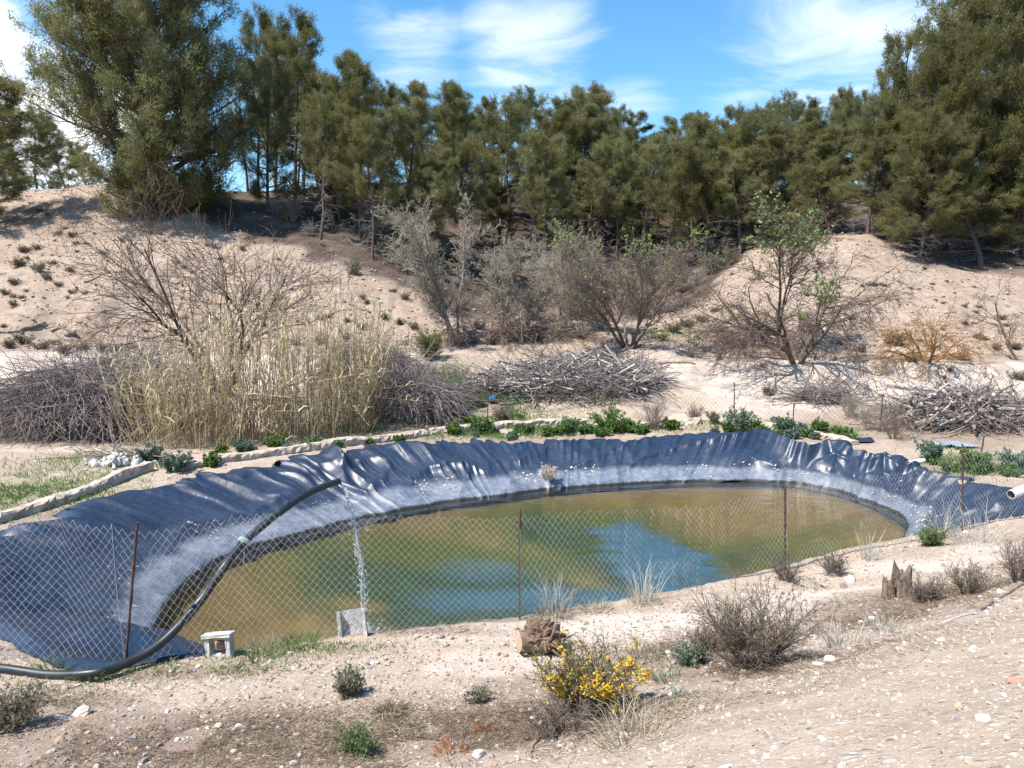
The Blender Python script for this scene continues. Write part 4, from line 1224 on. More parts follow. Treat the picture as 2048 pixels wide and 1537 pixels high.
# near fence --------------------------------------------------------
def near_fence():
    fp = [np.array([*w, float(hz(*w))]) for w in fence_w]
    tops_px = [(-420, 1075), (-80, 1052), (275, 1042), (1040, 1019), (1570, 968), (1925, 900), (2260, 850)]
    root = thing('chain_link_fence', 'see-through wire mesh fence on rusty posts along the near edge of the pond', 'fence', fp[3])
    base = Vector(fp[3])
    hs = []
    for p, t in zip(fp, tops_px):
        q = PY(t[0], t[1], p[1]); hs.append(q[2] - p[2])
    for i, (p, h) in enumerate(zip(fp, hs)):
        if i in (0, 1, 6):
            continue
        o = obj('post', post_mesh(h, .0145, M_rust), root, Vector(p) - base)
        q = PY(*tops_px[i], p[1])
        o.rotation_euler = (0, math.atan2(q[0] - p[0], h), 0)
    for i in range(len(fp) - 1):
        drop = (.05, .05, .10, .14, .12, .05)[i]
        mb = wire_panel(fp[i], fp[i + 1], hs[i] - drop * .5, hs[i + 1] - drop * .5, .080, .0021, (.05, .05, .12, .10, .08, .04)[i], phase=i * 1.3)
        me = mb.mesh('wire_mesh', M_wire)
        me.transform(Matrix.Translation(-base))
        o = obj('wire_mesh', me, root); o['kind'] = 'stuff'
    return root, fp, hs


FENCE, FP, FH = near_fence()


# back fence ----------------------------------------------------------
def back_fence():
    bp = [((693, 880), 826), ((975, 848), 752), ((1227, 838), 760), ((1473, 850), 765), ((1592, 858), 806), ((1768, 868), 790), ((1975, 915), 872)]
    P = [PZ(a, b, .05) for (a, b), t in bp]
    P = [np.array([p[0], p[1] + .25, float(hz(p[0], p[1] + .25))]) for p in P]
    root = thing('back_fence', 'thin steel stakes and sagging dull wire mesh behind the far side of the pond', 'fence', P[1])
    base = Vector(P[1]); hs = []
    for p, ((a, b), t) in zip(P, bp):
        h = PY(a, t, p[1])[2] - p[2]; hs.append(h)
        o = obj('post', post_mesh(h, .016, M_rust, 6, False), root, Vector(p) - base)
        o.rotation_euler = (rng.normal(0, .03), rng.normal(0, .04), 0)
    for i, fr in ((0, (.45, .8)), (1, (.45, .5)), (2, (.4, .5)), (3, (.5, .5)), (4, (.5, .5)), (5, (.5, .6))):
        mb = wire_panel(P[i], P[i + 1], hs[i] * fr[0] + .15, hs[i + 1] * fr[1] + .1, .12, .0032, .08, phase=i)
        me = mb.mesh('wire_mesh', M_dkwire); me.transform(Matrix.Translation(-base))
        o = obj('wire_mesh', me, root); o['kind'] = 'stuff'


back_fence()

# hose --------------------------------------------------------------------
hp = [(-260, 1322, None), (-120, 1330, None), (0, 1337, None), (100, 1350, None), (190, 1346, None), (245, 1330, -.10), (310, 1296, -.17), (362, 1248, -.33), (410, 1190, -.55), (450, 1132, -.82), (488, 1085, 8.50), (540, 1040, 8.85), (600, 996, 9.5), (640, 976, 10.05), (677, 963, 10.6)]
HP = []
for a, b, Y in hp:
    if Y is None:
        HP.append(PY(a, b, PG(a, b)[1] - (.10 if a < 150 else .22)))
    else:
        HP.append(PY(a, b, Y) if Y > 0 else PZ(a, b, -Y))
HP = np.array(HP)


def catmull(P, n):
    P = np.vstack([2 * P[0] - P[1], P, 2 * P[-1] - P[-2]])
    out = []
    for i in range(1, len(P) - 2):
        t = np.linspace(0, 1, n, endpoint=False)[:, None]
        a, b, c, d = P[i - 1], P[i], P[i + 1], P[i + 2]
        out.append(.5 * ((2 * b) + (-a + c) * t + (2 * a - 5 * b + 4 * c - d) * t ** 2 + (-a + 3 * b - 3 * c + d) * t ** 3))
    out.append(P[-2][None])
    return np.vstack(out)


HC = catmull(HP, 8)
root = thing('hose', 'thick black plastic hose arching over the fence and pouring into the pond', 'hose', HC[40])
b0 = Vector(HC[40])
Pt = HC[None]; Rt = np.full((1, len(HC)), .045)
V, Q = tubes(Pt, Rt, 16)
mb = MB(); mb.add(V, Q=Q)
Vi, Qi = tubes(Pt[:, -10:], Rt[:, -10:] * .82, 16)
mb.add(Vi, Q=Qi[:, ::-1])
n16 = 16
ringo = V[-n16:]; ringi = Vi[-n16:]
mb.add(np.vstack([ringo, ringi]), Q=[(i, (i + 1) % 16, 16 + (i + 1) % 16, 16 + i) for i in range(16)])
me = mb.mesh('hose_pipe', hose_mat()); me.transform(Matrix.Translation(-b0))
obj('hose_pipe', me, root)
# cord tying the hose to the fence top
M_cord = mat_rough('pale_blue_cord', (.30, .45, .46), (.55, .66, .64), 40, .9)
ti = int(np.argmin(np.abs(HC[:, 1] - 8.50)))
tc = HC[ti]; tdir = nrm(HC[ti + 1] - HC[ti - 1])
a1 = nrm(np.cross(tdir, [0, 0, 1.])); a2 = np.cross(tdir, a1)
mb = MB()
for k_, of in enumerate((-.02, 0.0, .022)):
    t = np.linspace(0, 2 * np.pi, 22)
    loop = tc + tdir * (of + .02 * np.sin(t))[:, None] + (a1[None] * np.cos(t)[:, None] + a2[None] * np.sin(t)[:, None]) * (.062 + .004 * k_)
    V, Q = tubes(loop[None], np.full((1, 22), .007), 5); mb.add(V, Q=Q)
for dx_, dz_ in ((-.05, -.16), (.03, -.24), (-.06, .10)):
    t = np.linspace(0, 1, 9)[:, None]
    tail = tc + np.array([0, -.066, 0]) + t * np.array([dx_, -.01, dz_]) + np.sin(t * 5) * np.array([.015, 0, 0])
    V, Q = tubes(tail[None], np.full((1, 9), .006), 5); mb.add(V, Q=Q)
me = mb.mesh('cord', M_cord); me.transform(Matrix.Translation(-Vector(tc)))
o = obj('cord', me, None, tc); tag(o, 'pale blue-green cord tying the black hose to the fence', 'cord')


# falling water
def jet():
    m, N = newmat('falling_water')
    g = N.n('ShaderNodeBsdfGlass', {'Color': (.97, .98, 1), 'Roughness': .12, 'IOR': 1.33})
    d = N.n('ShaderNodeBsdfDiffuse', {'Color': (.8, .83, .86)})
    tr = N.n('ShaderNodeBsdfTransparent')
    a = N.n('ShaderNodeMixShader', {0: .45, 1: g.outputs[0], 2: d.outputs[0]})
    b = N.n('ShaderNodeMixShader', {0: .25, 1: a.outputs[0], 2: tr.outputs[0]})
    N.n('ShaderNodeOutputMaterial', {'Surface': b.outputs[0]})
    r = np.random.default_rng(3)
    mb = MB()
    p0 = HC[-1] + np.array([0, 0, -.03]); p1 = JET
    T = 40
    t = np.linspace(0, 1, T)
    for s in range(6):
        P = p0[None] * (1 - t[:, None]) + p1[None] * t[:, None]
        P[:, 2] = p0[2] + (p1[2] - p0[2]) * (t ** 1.8)
        P[:, 0] = p0[0] + (p1[0] - p0[0]) * t ** .8
        P[:, :2] += (fbm(t * 9 + s * 7, t * 0, 3, 11 + s) * .055)[:, None] * np.array([1, .8]) * (.3 + t[:, None])
        R = np.clip(.0075 * (1 + 1.2 * fbm(t * 22 + s * 3, t * 0, 2, 31 + s)), .0015, .02) * (1 - .35 * t)
        R = np.where((t > .35) & (vnoise(t * 26 + s * 5, t * 0, 51 + s) < -.02), .0008, R)
        V, Q = tubes(P[None], R[None], 6); mb.add(V, Q=Q)
    # drops
    n = 420
    tt_ = r.random(n) ** .7
    c = p0[None] * (1 - tt_[:, None]) + p1[None] * tt_[:, None]
    c[:, 2] = p0[2] + (p1[2] - p0[2]) * tt_ ** 1.8
    c[:, 0] = p0[0] + (p1[0] - p0[0]) * tt_ ** .8
    c[:, :2] += r.normal(0, .028, (n, 2)) * (.5 + tt_[:, None])
    k = 160
    ang = r.uniform(0, 6.28, k); rad = np.abs(r.normal(0, .16, k))
    sp = np.stack([p1[0] + np.cos(ang) * rad, p1[1] + np.sin(ang) * rad, p1[2] + np.abs(r.normal(0, .06, k)) * (1 - rad)], 1)
    c = np.vstack([c, sp])
    V0, F0 = ico(0)
    sz = r.uniform(.004, .011, len(c))
    V = (V0[None] * sz[:, None, None] * np.array([1, 1, 1.5]) + c[:, None, :]).reshape(-1, 3)
    F = (F0[None] + (np.arange(len(c)) * 12)[:, None, None]).reshape(-1, 3)
    mb.add(V, T=F)
    o = obj('falling_water', mb.mesh('falling_water', m), kind='stuff')
    o['label'] = 'thin broken stream of water falling from the hose end into the pond'


jet()


# hollow block with a rock in it, and the channel block --------------------------------------------------
def box_bm(mb, x0, x1, y0, y1, z0, z1, r, jit=.004, nseg=5):
    """rough box, faces subdivided a little so the edges can be worn"""
    g = np.linspace(0, 1, nseg)
    U, Vv = np.meshgrid(g, g)
    faces = []
    def face(f):
        P = np.stack(f(U, Vv), -1).reshape(-1, 3)
        i = np.arange(nseg * nseg).reshape(nseg, nseg)
        Q = np.stack([i[:-1, :-1], i[:-1, 1:], i[1:, 1:], i[1:, :-1]], -1).reshape(-1, 4)
        P = np.array([x0, y0, z0]) + P * np.array([x1 - x0, y1 - y0, z1 - z0])
        # the same jitter for the same corner point
        P = P + jit * np.stack([vnoise(P[:, 0] * 60, P[:, 1] * 60 + P[:, 2] * 77, 1), vnoise(P[:, 1] * 60, P[:, 2] * 60 + P[:, 0] * 77, 2), vnoise(P[:, 2] * 60, P[:, 0] * 60 + P[:, 1] * 77, 3)], 1) * 2
        mb.add(P, Q=Q)
    o1 = np.ones_like
    face(lambda u, v: (u, v, 0 * u)); face(lambda u, v: (v, u, o1(u)))
    face(lambda u, v: (v, 0 * u, u)); face(lambda u, v: (u, o1(u), v))
    face(lambda u, v: (0 * u, u, v)); face(lambda u, v: (o1(u), v, u))


M_stone = None
pb = PG(436, 1318)
blk = thing('hollow_block', 'tilted hollow concrete block holding a brown stone beside the hose', 'concrete block', pb, math.radians(-6))
mb = MB()
box_bm(mb, -.155, .165, -.02, .10, .22, .255, rng, .006)      # top slab, overhanging
box_bm(mb, -.135, -.085, 0, .09, .0, .2199, rng, .006)        # left wall
box_bm(mb, .095, .145, 0, .09, .0, .2199, rng, .006)          # right wall
box_bm(mb, -.0849, .0949, .0, .09, -.03, .035, rng, .006)     # bottom
o = obj('block_shell', mb.mesh('block_shell', M_block, False), blk)
blk.rotation_euler = (math.radians(-5), math.radians(-7), math.radians(-8))
blk.location = Vector(pb) + Vector((0, 0, .0))
pb2 = PG(706, 1276)
ch = thing('channel_block', 'white concrete channel block standing on end at the bank edge', 'concrete block', pb2)
mb = MB()
box_bm(mb, -.155, .155, .09, .125, -.06, .29, rng, .004)
box_bm(mb, -.155, -.118, .0, .0899, -.06, .289, rng, .004)
box_bm(mb, .118, .155, .0, .0899, -.06, .289, rng, .004)
obj('block_shell', mb.mesh('block_shell', M_block, False), ch)
ch.rotation_euler = (math.radians(-16), math.radians(-6), math.radians(8))


# PVC pipes -----------------------------------------------------------------------
def pipe(name, A, B, rad, wall, label, mat=None):
    A = np.array(A); B = np.array(B)
    P = np.linspace(A, B, 14)[None]
    V, Q = tubes(P, np.full((1, 14), rad), 20)
    Vi, Qi = tubes(P, np.full((1, 14), rad - wall), 20)
    mb = MB(); mb.add(V, Q=Q)
    mb.add(np.vstack([V[:20], Vi[:20]]), Q=[(i, (i + 1) % 20, 20 + (i + 1) % 20, 20 + i) for i in range(20)])
    m2 = MB(); m2.add(Vi, Q=Qi[:, ::-1])
    root = thing(name, label, 'pipe', A)
    for nm, b_, mt in (('pipe_wall', mb, mat or M_pvc), ('pipe_bore', m2, M_brownin)):
        me = b_.mesh(nm, mt); me.transform(Matrix.Translation(-Vector(A)))
        obj(nm, me, root)


a = PY(2022, 990, 13.2)
pipe('drain_pipe', a, a + np.array([1.25, .45, .28]), .082, .008, 'white plastic pipe with open stained end at the right edge above the liner')
a = PG(1812, 930) + np.array([0, -.12, .05])
pipe('drain_pipe', a, a + np.array([.55, .25, .03]), .06, .007, 'short cream pipe end poking out at the torn liner rim', M_pvc)

# blue clip on the back fence, sheet scraps
M_blue = mat_rough('blue_plastic', (.03, .17, .42), (.05, .24, .52), 6, .4, .1)
p = PG(988, 842)
mb = MB(); q = PY(983, 796, p[1])
box_bm(mb, -.075, .085, -.012, .012, -.035, .035, rng, .006, 4)
o = obj('blue_tag', mb.mesh('blue_tag', M_blue, False), None, q); tag(o, 'small blue plastic tag hanging on a stake of the back fence', 'tag')
o.location = Vector(q)
M_sheet = M_liner


def scrap(px, py, w, d, seed, label, mat):
    r = np.random.default_rng(seed)
    p = PG(px, py)
    n = 14
    u = np.linspace(-1, 1, n)
    U, Vv = np.meshgrid(u, u)
    rr = np.hypot(U, Vv)
    X = p[0] + U * w * .5 * (1 + .25 * fbm(U * 2, Vv * 2, 2, seed)); Y = p[1] + Vv * d * .5 * (1 + .25 * fbm(U * 2 + 5, Vv * 2, 2, seed))
    Z = hz(X, Y) + .05 + .05 * fbm(U * 2.5, Vv * 2.5, 3, seed + 1)
    i = np.arange(n * n).reshape(n, n)
    Q = np.stack([i[:-1, :-1], i[:-1, 1:], i[1:, 1:], i[1:, :-1]], -1).reshape(-1, 4)
    keep = rr[:-1, :-1].ravel() < 1.12
    o = obj('plastic_scrap', mesh_np('plastic_scrap', np.stack([X - p[0], Y - p[1], Z - p[2]], -1).reshape(-1, 3), Q[keep], [mat], True), None, p)
    tag(o, label, 'plastic sheet')


M_grey = mat_rough('grey_plastic', (.20, .24, .30), (.32, .36, .42), 5, .6, .2)
scrap(1705, 884, 1.1, .5, 5, 'torn strip of black sheet lying behind the right kerb', M_sheet)
scrap(1905, 893, 1.1, .7, 6, 'flat grey plastic sheet in front of the log pile', M_grey)
scrap(2022, 945, .5, .5, 7, 'crumpled black plastic by the grass near the right edge', M_sheet)
# ================================================================== REEDS
M_cane = mat_leaf('dry_canes', [(.20, .15, .08), (.42, .335, .19), (.58, .49, .30)], .1, .6, .1)
M_caneleaf = mat_leaf('dry_cane_leaves', [(.27, .19, .10), (.52, .41, .24), (.72, .61, .41)], .3, .6, .1)
M_plume = mat_leaf('reed_plumes', [(.34, .27, .20), (.52, .44, .35)], .35, .8, .1)


def reeds():
    r = np.random.default_rng(21)
    px0 = np.array([(235, 898, 1.9), (300, 905, 2.45), (380, 902, 3.0), (460, 897, 3.05), (540, 890, 2.9), (620, 882, 2.85), (700, 872, 2.8), (740, 865, 2.5)])
    c0 = PG(500, 893)
    root = thing('reed_bed', 'tall clump of dry golden canes behind the low kerb', 'reeds', c0)
    n = 470
    s = r.uniform(0, len(px0) - 1.001, n); i = s.astype(int); f = s - i
    b = px0[i] * (1 - f)[:, None] + px0[i + 1] * f[:, None]
    base = np.array([PZ(a, y, .08) for a, y, _ in b])
    base[:, 1] += r.uniform(.15, 2.3, n); base[:, 0] += r.normal(.05, .12, n)
    base[:, 2] = hz(base[:, 0], base[:, 1]) - .05
    edge = np.clip(1 - s / 1.6, 0, 1)          # the left canes lean outward
    hgt = b[:, 2] * r.uniform(.72, 1.32, n) * (1 + .08 * (base[:, 1] - base[:, 1].min()) / 2.3)
    d = np.stack([-.34 * edge * r.uniform(.3, 1.3, n) + r.normal(0, .07, n) + .12 * np.clip((s - 5) / 2, 0, 1), r.normal(0, .08, n), np.ones(n)], 1)
    P = grow(base, d, hgt, 7, .035, .0, r)
    br = np.where(r.random(n) < .17)[0]                # snapped and bowed canes
    for b_i in br:
        j_ = int(r.integers(2, 5)); dv = nrm(np.array([r.normal(0, 1), r.normal(0, .6), r.uniform(-.5, .35)]))
        seg = np.linalg.norm(P[b_i, 1] - P[b_i, 0])
        for q_ in range(j_ + 1, 7):
            P[b_i, q_] = P[b_i, q_ - 1] + dv * seg * .8
    R = np.full((n, 7), .0115) * r.uniform(.6, 1.25, (n, 1)) * np.linspace(1, .45, 7)
    mb = MB(); V, Q = tubes(P, R, 4); mb.add(V, Q=Q, tint=np.repeat(np.clip(r.normal(.5, .25, n), 0, 1), 28))
    # thin bent and broken stems low in the clump
    m = 700
    bi_ = r.integers(0, n, m)
    st = base[bi_] + r.normal(0, .2, (m, 3)) * [1, 1, 0]
    P2 = grow(st, np.stack([r.normal(0, .45, m), r.normal(0, .3, m), np.ones(m)], 1), r.uniform(.5, 1.7, m), 5, .08, -.03, r)
    V, Q = tubes(P2, np.full((m, 5), .006), 3); mb.add(V, Q=Q, tint=np.repeat(r.uniform(0, .7, m), 15))
    V = mb.mesh('canes', M_cane); V.transform(Matrix.Translation(-Vector(c0)))
    o = obj('canes', V, root); o['kind'] = 'stuff'
    # leaves: short, hooked
    pt, tg, _, t, _ = sample(P, R, 10, .2, 1.0, r)
    az = r.uniform(0, 6.28, len(pt))
    dr = nrm(np.stack([np.cos(az) * .75, np.sin(az) * .75, np.full(len(pt), 1.0)], 1) + tg * .5)
    V, T = blades(pt, dr, r.uniform(.16, .42, len(pt)), r.uniform(.009, .018, len(pt)), r.uniform(.4, 1.8, len(pt)), r)
    mb = MB(); mb.add(V, T, tint=np.repeat(np.clip(r.normal(.35 + .35 * t, .2), 0, 1), 5))
    V = mb.mesh('cane_leaves', M_caneleaf, False); V.transform(Matrix.Translation(-Vector(c0)))
    o = obj('cane_leaves', V, root); o['kind'] = 'stuff'
    # plumes on the tallest
    tall = np.argsort(-(hgt + .5 * ((s > .8) & (s < 4.3)) + .3 * r.normal(0, 1, n)))[:34]
    tp = P[tall, -1]
    K = np.linspace(0, 1, 6)
    stem = tp[:, None, :] + (nrm(P[tall, -1] - P[tall, -2])[:, None, :] * K[None, :, None] + np.stack([K * .0, K * 0, K ** 2 * -.05], -1)[None]) * r.uniform(.45, .85, (len(tall), 1, 1))
    pp, pt_, _, _, _ = sample(stem, np.full(stem.shape[:2], .005), 30, .25, 1, r)
    V, T, _ = needles(pp, pt_, 4, .10, .011, r, .35)
    mb = MB(); mb.add(V, T, tint=np.repeat(r.random(len(pp)), 12))
    Vs, Qs = tubes(stem, np.full(stem.shape[:2], .006), 3); mb.add(Vs, Q=Qs, tint=.3)
    V = mb.mesh('plumes', M_plume, False); V.transform(Matrix.Translation(-Vector(c0)))
    o = obj('plumes', V, root); o['kind'] = 'stuff'


reeds()

# ================================================================== BRAMBLE MOUNDS AND BRUSH PILES
M_bramble = mat_rough('bramble_stems', (.145, .115, .110), (.31, .265, .25), 5, .9, tintamt=.5)
M_dead = mat_rough('dead_branches', (.13, .105, .095), (.33, .285, .26), 6, .9, tintamt=.5)
M_bleach = mat_rough('bleached_wood', (.34, .31, .29), (.58, .54, .51), 10, .9, .5, .01)
M_log = mat_rough('weathered_logs', (.15, .115, .10), (.36, .29, .25), 12, .95, .6, .012, tintamt=.3)


def mound(name, p, rx, ry, h, n, label, seed, cat='bramble', mat=M_bramble, rad=.006, L=(.7, 1.9), updn=1.0, tilt=0.0, up_twigs=0):
    r = np.random.default_rng(seed)
    az = r.uniform(0, 6.283, n); q = np.sqrt(r.random(n)) * .98
    # points on dome shells of several depths
    sh = r.uniform(.55, 1.0, n) ** .7
    lump = 1 + .22 * fbm(np.cos(az) * q * 3 + 9, np.sin(az) * q * 3, 3, seed)
    x = np.cos(az) * q * rx * lump; y = np.sin(az) * q * ry * lump
    zdome = h * np.sqrt(np.clip(1 - (q * .97) ** 2, 0, 1)) * sh * lump
    st = np.stack([x, y, zdome + .02], 1)
    tang = np.stack([x / rx, y / ry, -.15 - .7 * q], 1) * updn
    side = np.stack([-y, x, 0 * x], 1)
    d = nrm(nrm(tang) * .8 + nrm(side) * r.normal(0, .9, (n, 1)) + r.normal(0, .5, (n, 3)) + np.array([tilt, 0, .25]))
    P = grow(st, d, r.uniform(*L, n), 6, .15, -.11, r)
    g = hz(P[..., 0] + p[0], P[..., 1] + p[1]) - p[2]
    P[..., 2] = np.maximum(P[..., 2], g + .02)
    R = np.full((n, 6), rad) * r.uniform(.5, 2.0, (n, 1)) ** 1.3 * np.linspace(1, .6, 6)
    mb = MB(); V, Q = tubes(P, R, 3); mb.add(V, Q=Q, tint=np.repeat(r.random(n), 18))
    if up_twigs:
        k = r.integers(0, n, up_twigs)
        P = grow(st[k], np.stack([r.normal(0, .4, up_twigs), r.normal(0, .3, up_twigs), np.ones(up_twigs)], 1), r.uniform(.4, 1.0, up_twigs), 5, .12, 0, r)
        V, Q = tubes(P, np.full((up_twigs, 5), rad * .7), 3); mb.add(V, Q=Q, tint=np.repeat(r.random(up_twigs), 15))
    o = obj(name, mb.mesh(name, mat), None, p)
    return tag(o, label, cat)


q = PG(95, 888)
mound('bramble_mound', at(q[0], q[1] + 1.7), 2.25, 1.6, 1.95, 4200, 'big round mound of dry purple-grey brambles left of the reeds', 31, up_twigs=350)
mound('bramble_mound', at(-11.2, 22.3), 2.0, 1.5, 2.1, 2000, 'twiggy grey bramble bush rising at the left edge of the photo', 32, up_twigs=600)
q = PG(812, 838)
mound('bramble_mound', at(q[0], q[1] + .6), 1.45, 1.0, 1.1, 2000, 'mound of dry purplish brambles right of the reeds', 33, up_twigs=260)
q = PG(730, 800)
mound('bramble_mound', at(q[0], q[1] + 1.2), 1.4, 1.0, 1.3, 1300, 'dark bramble heap behind the right end of the reeds', 34, up_twigs=260)


def pile(name, cpx, W, D, Hh, nb, label, seed, mats, lens, rads, ang, twigs, twmat, cat='brush pile', lift=0.0, twr=.0075):
    r = np.random.default_rng(seed)
    q = PG(*cpx); p = at(q[0], q[1] + D * .5)
    root = thing(name, label, cat, p)
    shapes = []
    for k in range(10):
        L = 1.0
        S_ = grow(np.zeros((1, 3)) - [[.5, 0, 0]], np.array([[1., 0, 0]]), L, 7, .10, 0, r)
        S_ = S_ - S_.mean(1, keepdims=True)
        R_ = np.linspace(1, .45, 7)[None] * .022 * (1 + .15 * r.normal(0, 1, (1, 7)))
        V, Q = tubes(S_, R_, 6)
        mb = MB(); mb.add(V, Q=Q, tint=r.uniform(.2, .9)); mb.add(V, T=tube_caps(S_, R_, 6), tint=.9)
        # a side stub or two
        pt, tg, rr, _, _ = sample(S_, R_, 3, .3, .9, r)
        E = grow(pt, splay(tg, .7, r), .16, 3, .1, 0, r); V, Q = tubes(E, np.full((3, 3), .008), 4); mb.add(V, Q=Q, tint=.6)
        shapes.append(mb.mesh('branch', mats[k % len(mats)]))
    for k in range(nb):
        a = r.uniform(0, 6.283); rr = math.sqrt(r.random()) * .95
        x, y = math.cos(a) * rr * W / 2, math.sin(a) * rr * D / 2
        zt = Hh * math.sqrt(max(0, 1 - rr * rr)) * r.uniform(.25, 1.0) ** .6
        L = r.uniform(*lens)
        th_ = r.normal(ang, .75) if r.random() < .7 else r.uniform(0, 3.14)
        o = obj('branch', shapes[r.integers(10)], root, (x, y, float(hz(p[0] + x, p[1] + y)) - p[2] + zt + .04))
        o.rotation_euler = (r.uniform(0, 6.28), r.normal(.0, .34), th_)
        s = r.uniform(*rads)
        o.scale = (L, s / .022, s / .022)
    n = twigs
    a = r.uniform(0, 6.283, n); rr = np.sqrt(r.random(n))
    x, y = np.cos(a) * rr * W * .54, np.sin(a) * rr * D * .54
    z = Hh * np.sqrt(np.clip(1 - rr * rr, 0, 1)) * r.uniform(.1, 1.02, n) + .03
    d = np.stack([np.cos(r.normal(ang, .9, n)) * r.choice([-1, 1], n), r.normal(0, .6, n), r.normal(.05, .42, n)], 1)
    P = grow(np.stack([x, y, z], 1), d, r.uniform(.3, 1.5, n), 5, .16, -.03, r)
    g = hz(P[..., 0] + p[0], P[..., 1] + p[1]) - p[2]
    P[..., 2] = np.maximum(P[..., 2] + g * 0, g + .02)
    mb = MB(); V, Q = tubes(P, np.full((n, 5), twr) * r.uniform(.5, 1.5, (n, 1)), 3); mb.add(V, Q=Q, tint=np.repeat(r.random(n), 15))
    o = obj('twigs', mb.mesh('twigs', twmat), root); o['kind'] = 'stuff'
    return root


pile('branch_pile', (1120, 812), 5.8, 2.3, .8, 190, 'long grey heap of dead branches behind the middle of the pond', 41, [M_dead, M_bleach, M_bleach], (.8, 2.2), (.012, .034), 0.05, 1300, M_bramble)
pile('branch_pile', (1250, 800), 2.6, 1.6, .85, 60, 'pale bleached branches stacked on the right end of the grey heap', 42, [M_bleach, M_bleach, M_dead], (.8, 2.2), (.016, .040), -.45, 350, M_dead)
pile('log_pile', (1985, 872), 4.3, 2.7, .85, 230, 'brown heap of cut logs and branches at the right edge', 43, [M_log, M_log, M_dead, M_bleach, M_log], (.5, 1.9), (.018, .058), -.12, 1300, M_dead)
pile('branch_pile', (1655, 812), 1.8, .9, .45, 22, 'small tangle of grey twigs at the foot of the pale earth bank', 44, [M_dead], (.6, 1.5), (.008, .018), -.3, 350, M_bramble)
pile('branch_pile', (1080, 690), 3.6, 1.6, .7, 22, 'scattered fallen branches under the twiggy trees in the hollow', 45, [M_dead], (.7, 1.8), (.010, .022), 0., 700, M_purple)
pile('branch_pile', (1170, 745), 3.5, 1.0, .35, 24, 'line of brown branches lying behind the grey heap', 46, [M_log, M_dead], (.7, 2.2), (.012, .03), .05, 420, M_purple)
pile('branch_pile', (225, 922), 2.0, .5, .12, 12, 'thin bleached sticks lying beside the white rubble', 47, [M_bleach, M_dead], (.5, 1.4), (.006, .012), .2, 120, M_greytwig)

# ================================================================== SHRUBS, TUFTS, PLANTS
M_drygrass = mat_leaf('dry_grass', [(.28, .225, .14), (.42, .355, .25), (.56, .50, .40)], .3, .7, .12)
M_palegrass = mat_leaf('bleached_grass', [(.42, .40, .33), (.60, .58, .51)], .3, .7, .1)
M_green = mat_leaf('fresh_grass', [(.06, .12, .025), (.115, .20, .045), (.19, .28, .085)], .3, .5, .12)
M_bluegreen = mat_leaf('glaucous_leaves', [(.075, .125, .075), (.14, .20, .135), (.26, .32, .25)], .25, .5, .1)
M_sage = mat_leaf('dull_scrub_leaves', [(.11, .108, .06), (.18, .172, .10), (.26, .24, .155)], .2, .7, .18)
M_brownscrub = mat_leaf('brown_scrub', [(.12, .085, .055), (.20, .15, .10), (.29, .23, .16)], .2, .8, .15)
M_olive = mat_leaf('broom_shoots', [(.10, .115, .035), (.19, .20, .06), (.30, .29, .09)], .2, .6, .1)
M_yellow = mat_leaf('yellow_flowers', [(.72, .44, .008), (.80, .56, .012), (.84, .66, .04)], .25, .5, .05)
M_twig = mat_rough('shrub_twigs', (.10, .075, .062), (.23, .18, .15), 14, .95, tintamt=.4)


def tuft_mesh(name, n, h, spread, w, droop, mat, seed, splay_=.5, tintc=.5):
    r = np.random.default_rng(seed)
    az = r.uniform(0, 6.283, n); q = np.sqrt(r.random(n))
    b = np.stack([np.cos(az) * q * spread * .35, np.sin(az) * q * spread * .35, np.full(n, -.02)], 1)
    az2 = az + r.normal(0, .6, n)
    d = np.stack([np.cos(az2) * q * splay_, np.sin(az2) * q * splay_, np.ones(n)], 1) + r.normal(0, .12, (n, 3))
    V, T = blades(b, d, h * r.uniform(.45, 1.1, n), w * r.uniform(.6, 1.3, n), droop * r.uniform(.2, 1.5, n), r)
    mb = MB(); mb.add(V, T, tint=np.repeat(np.clip(r.normal(tintc, .25, n), 0, 1), 5))
    return mb.mesh(name, mat, False)


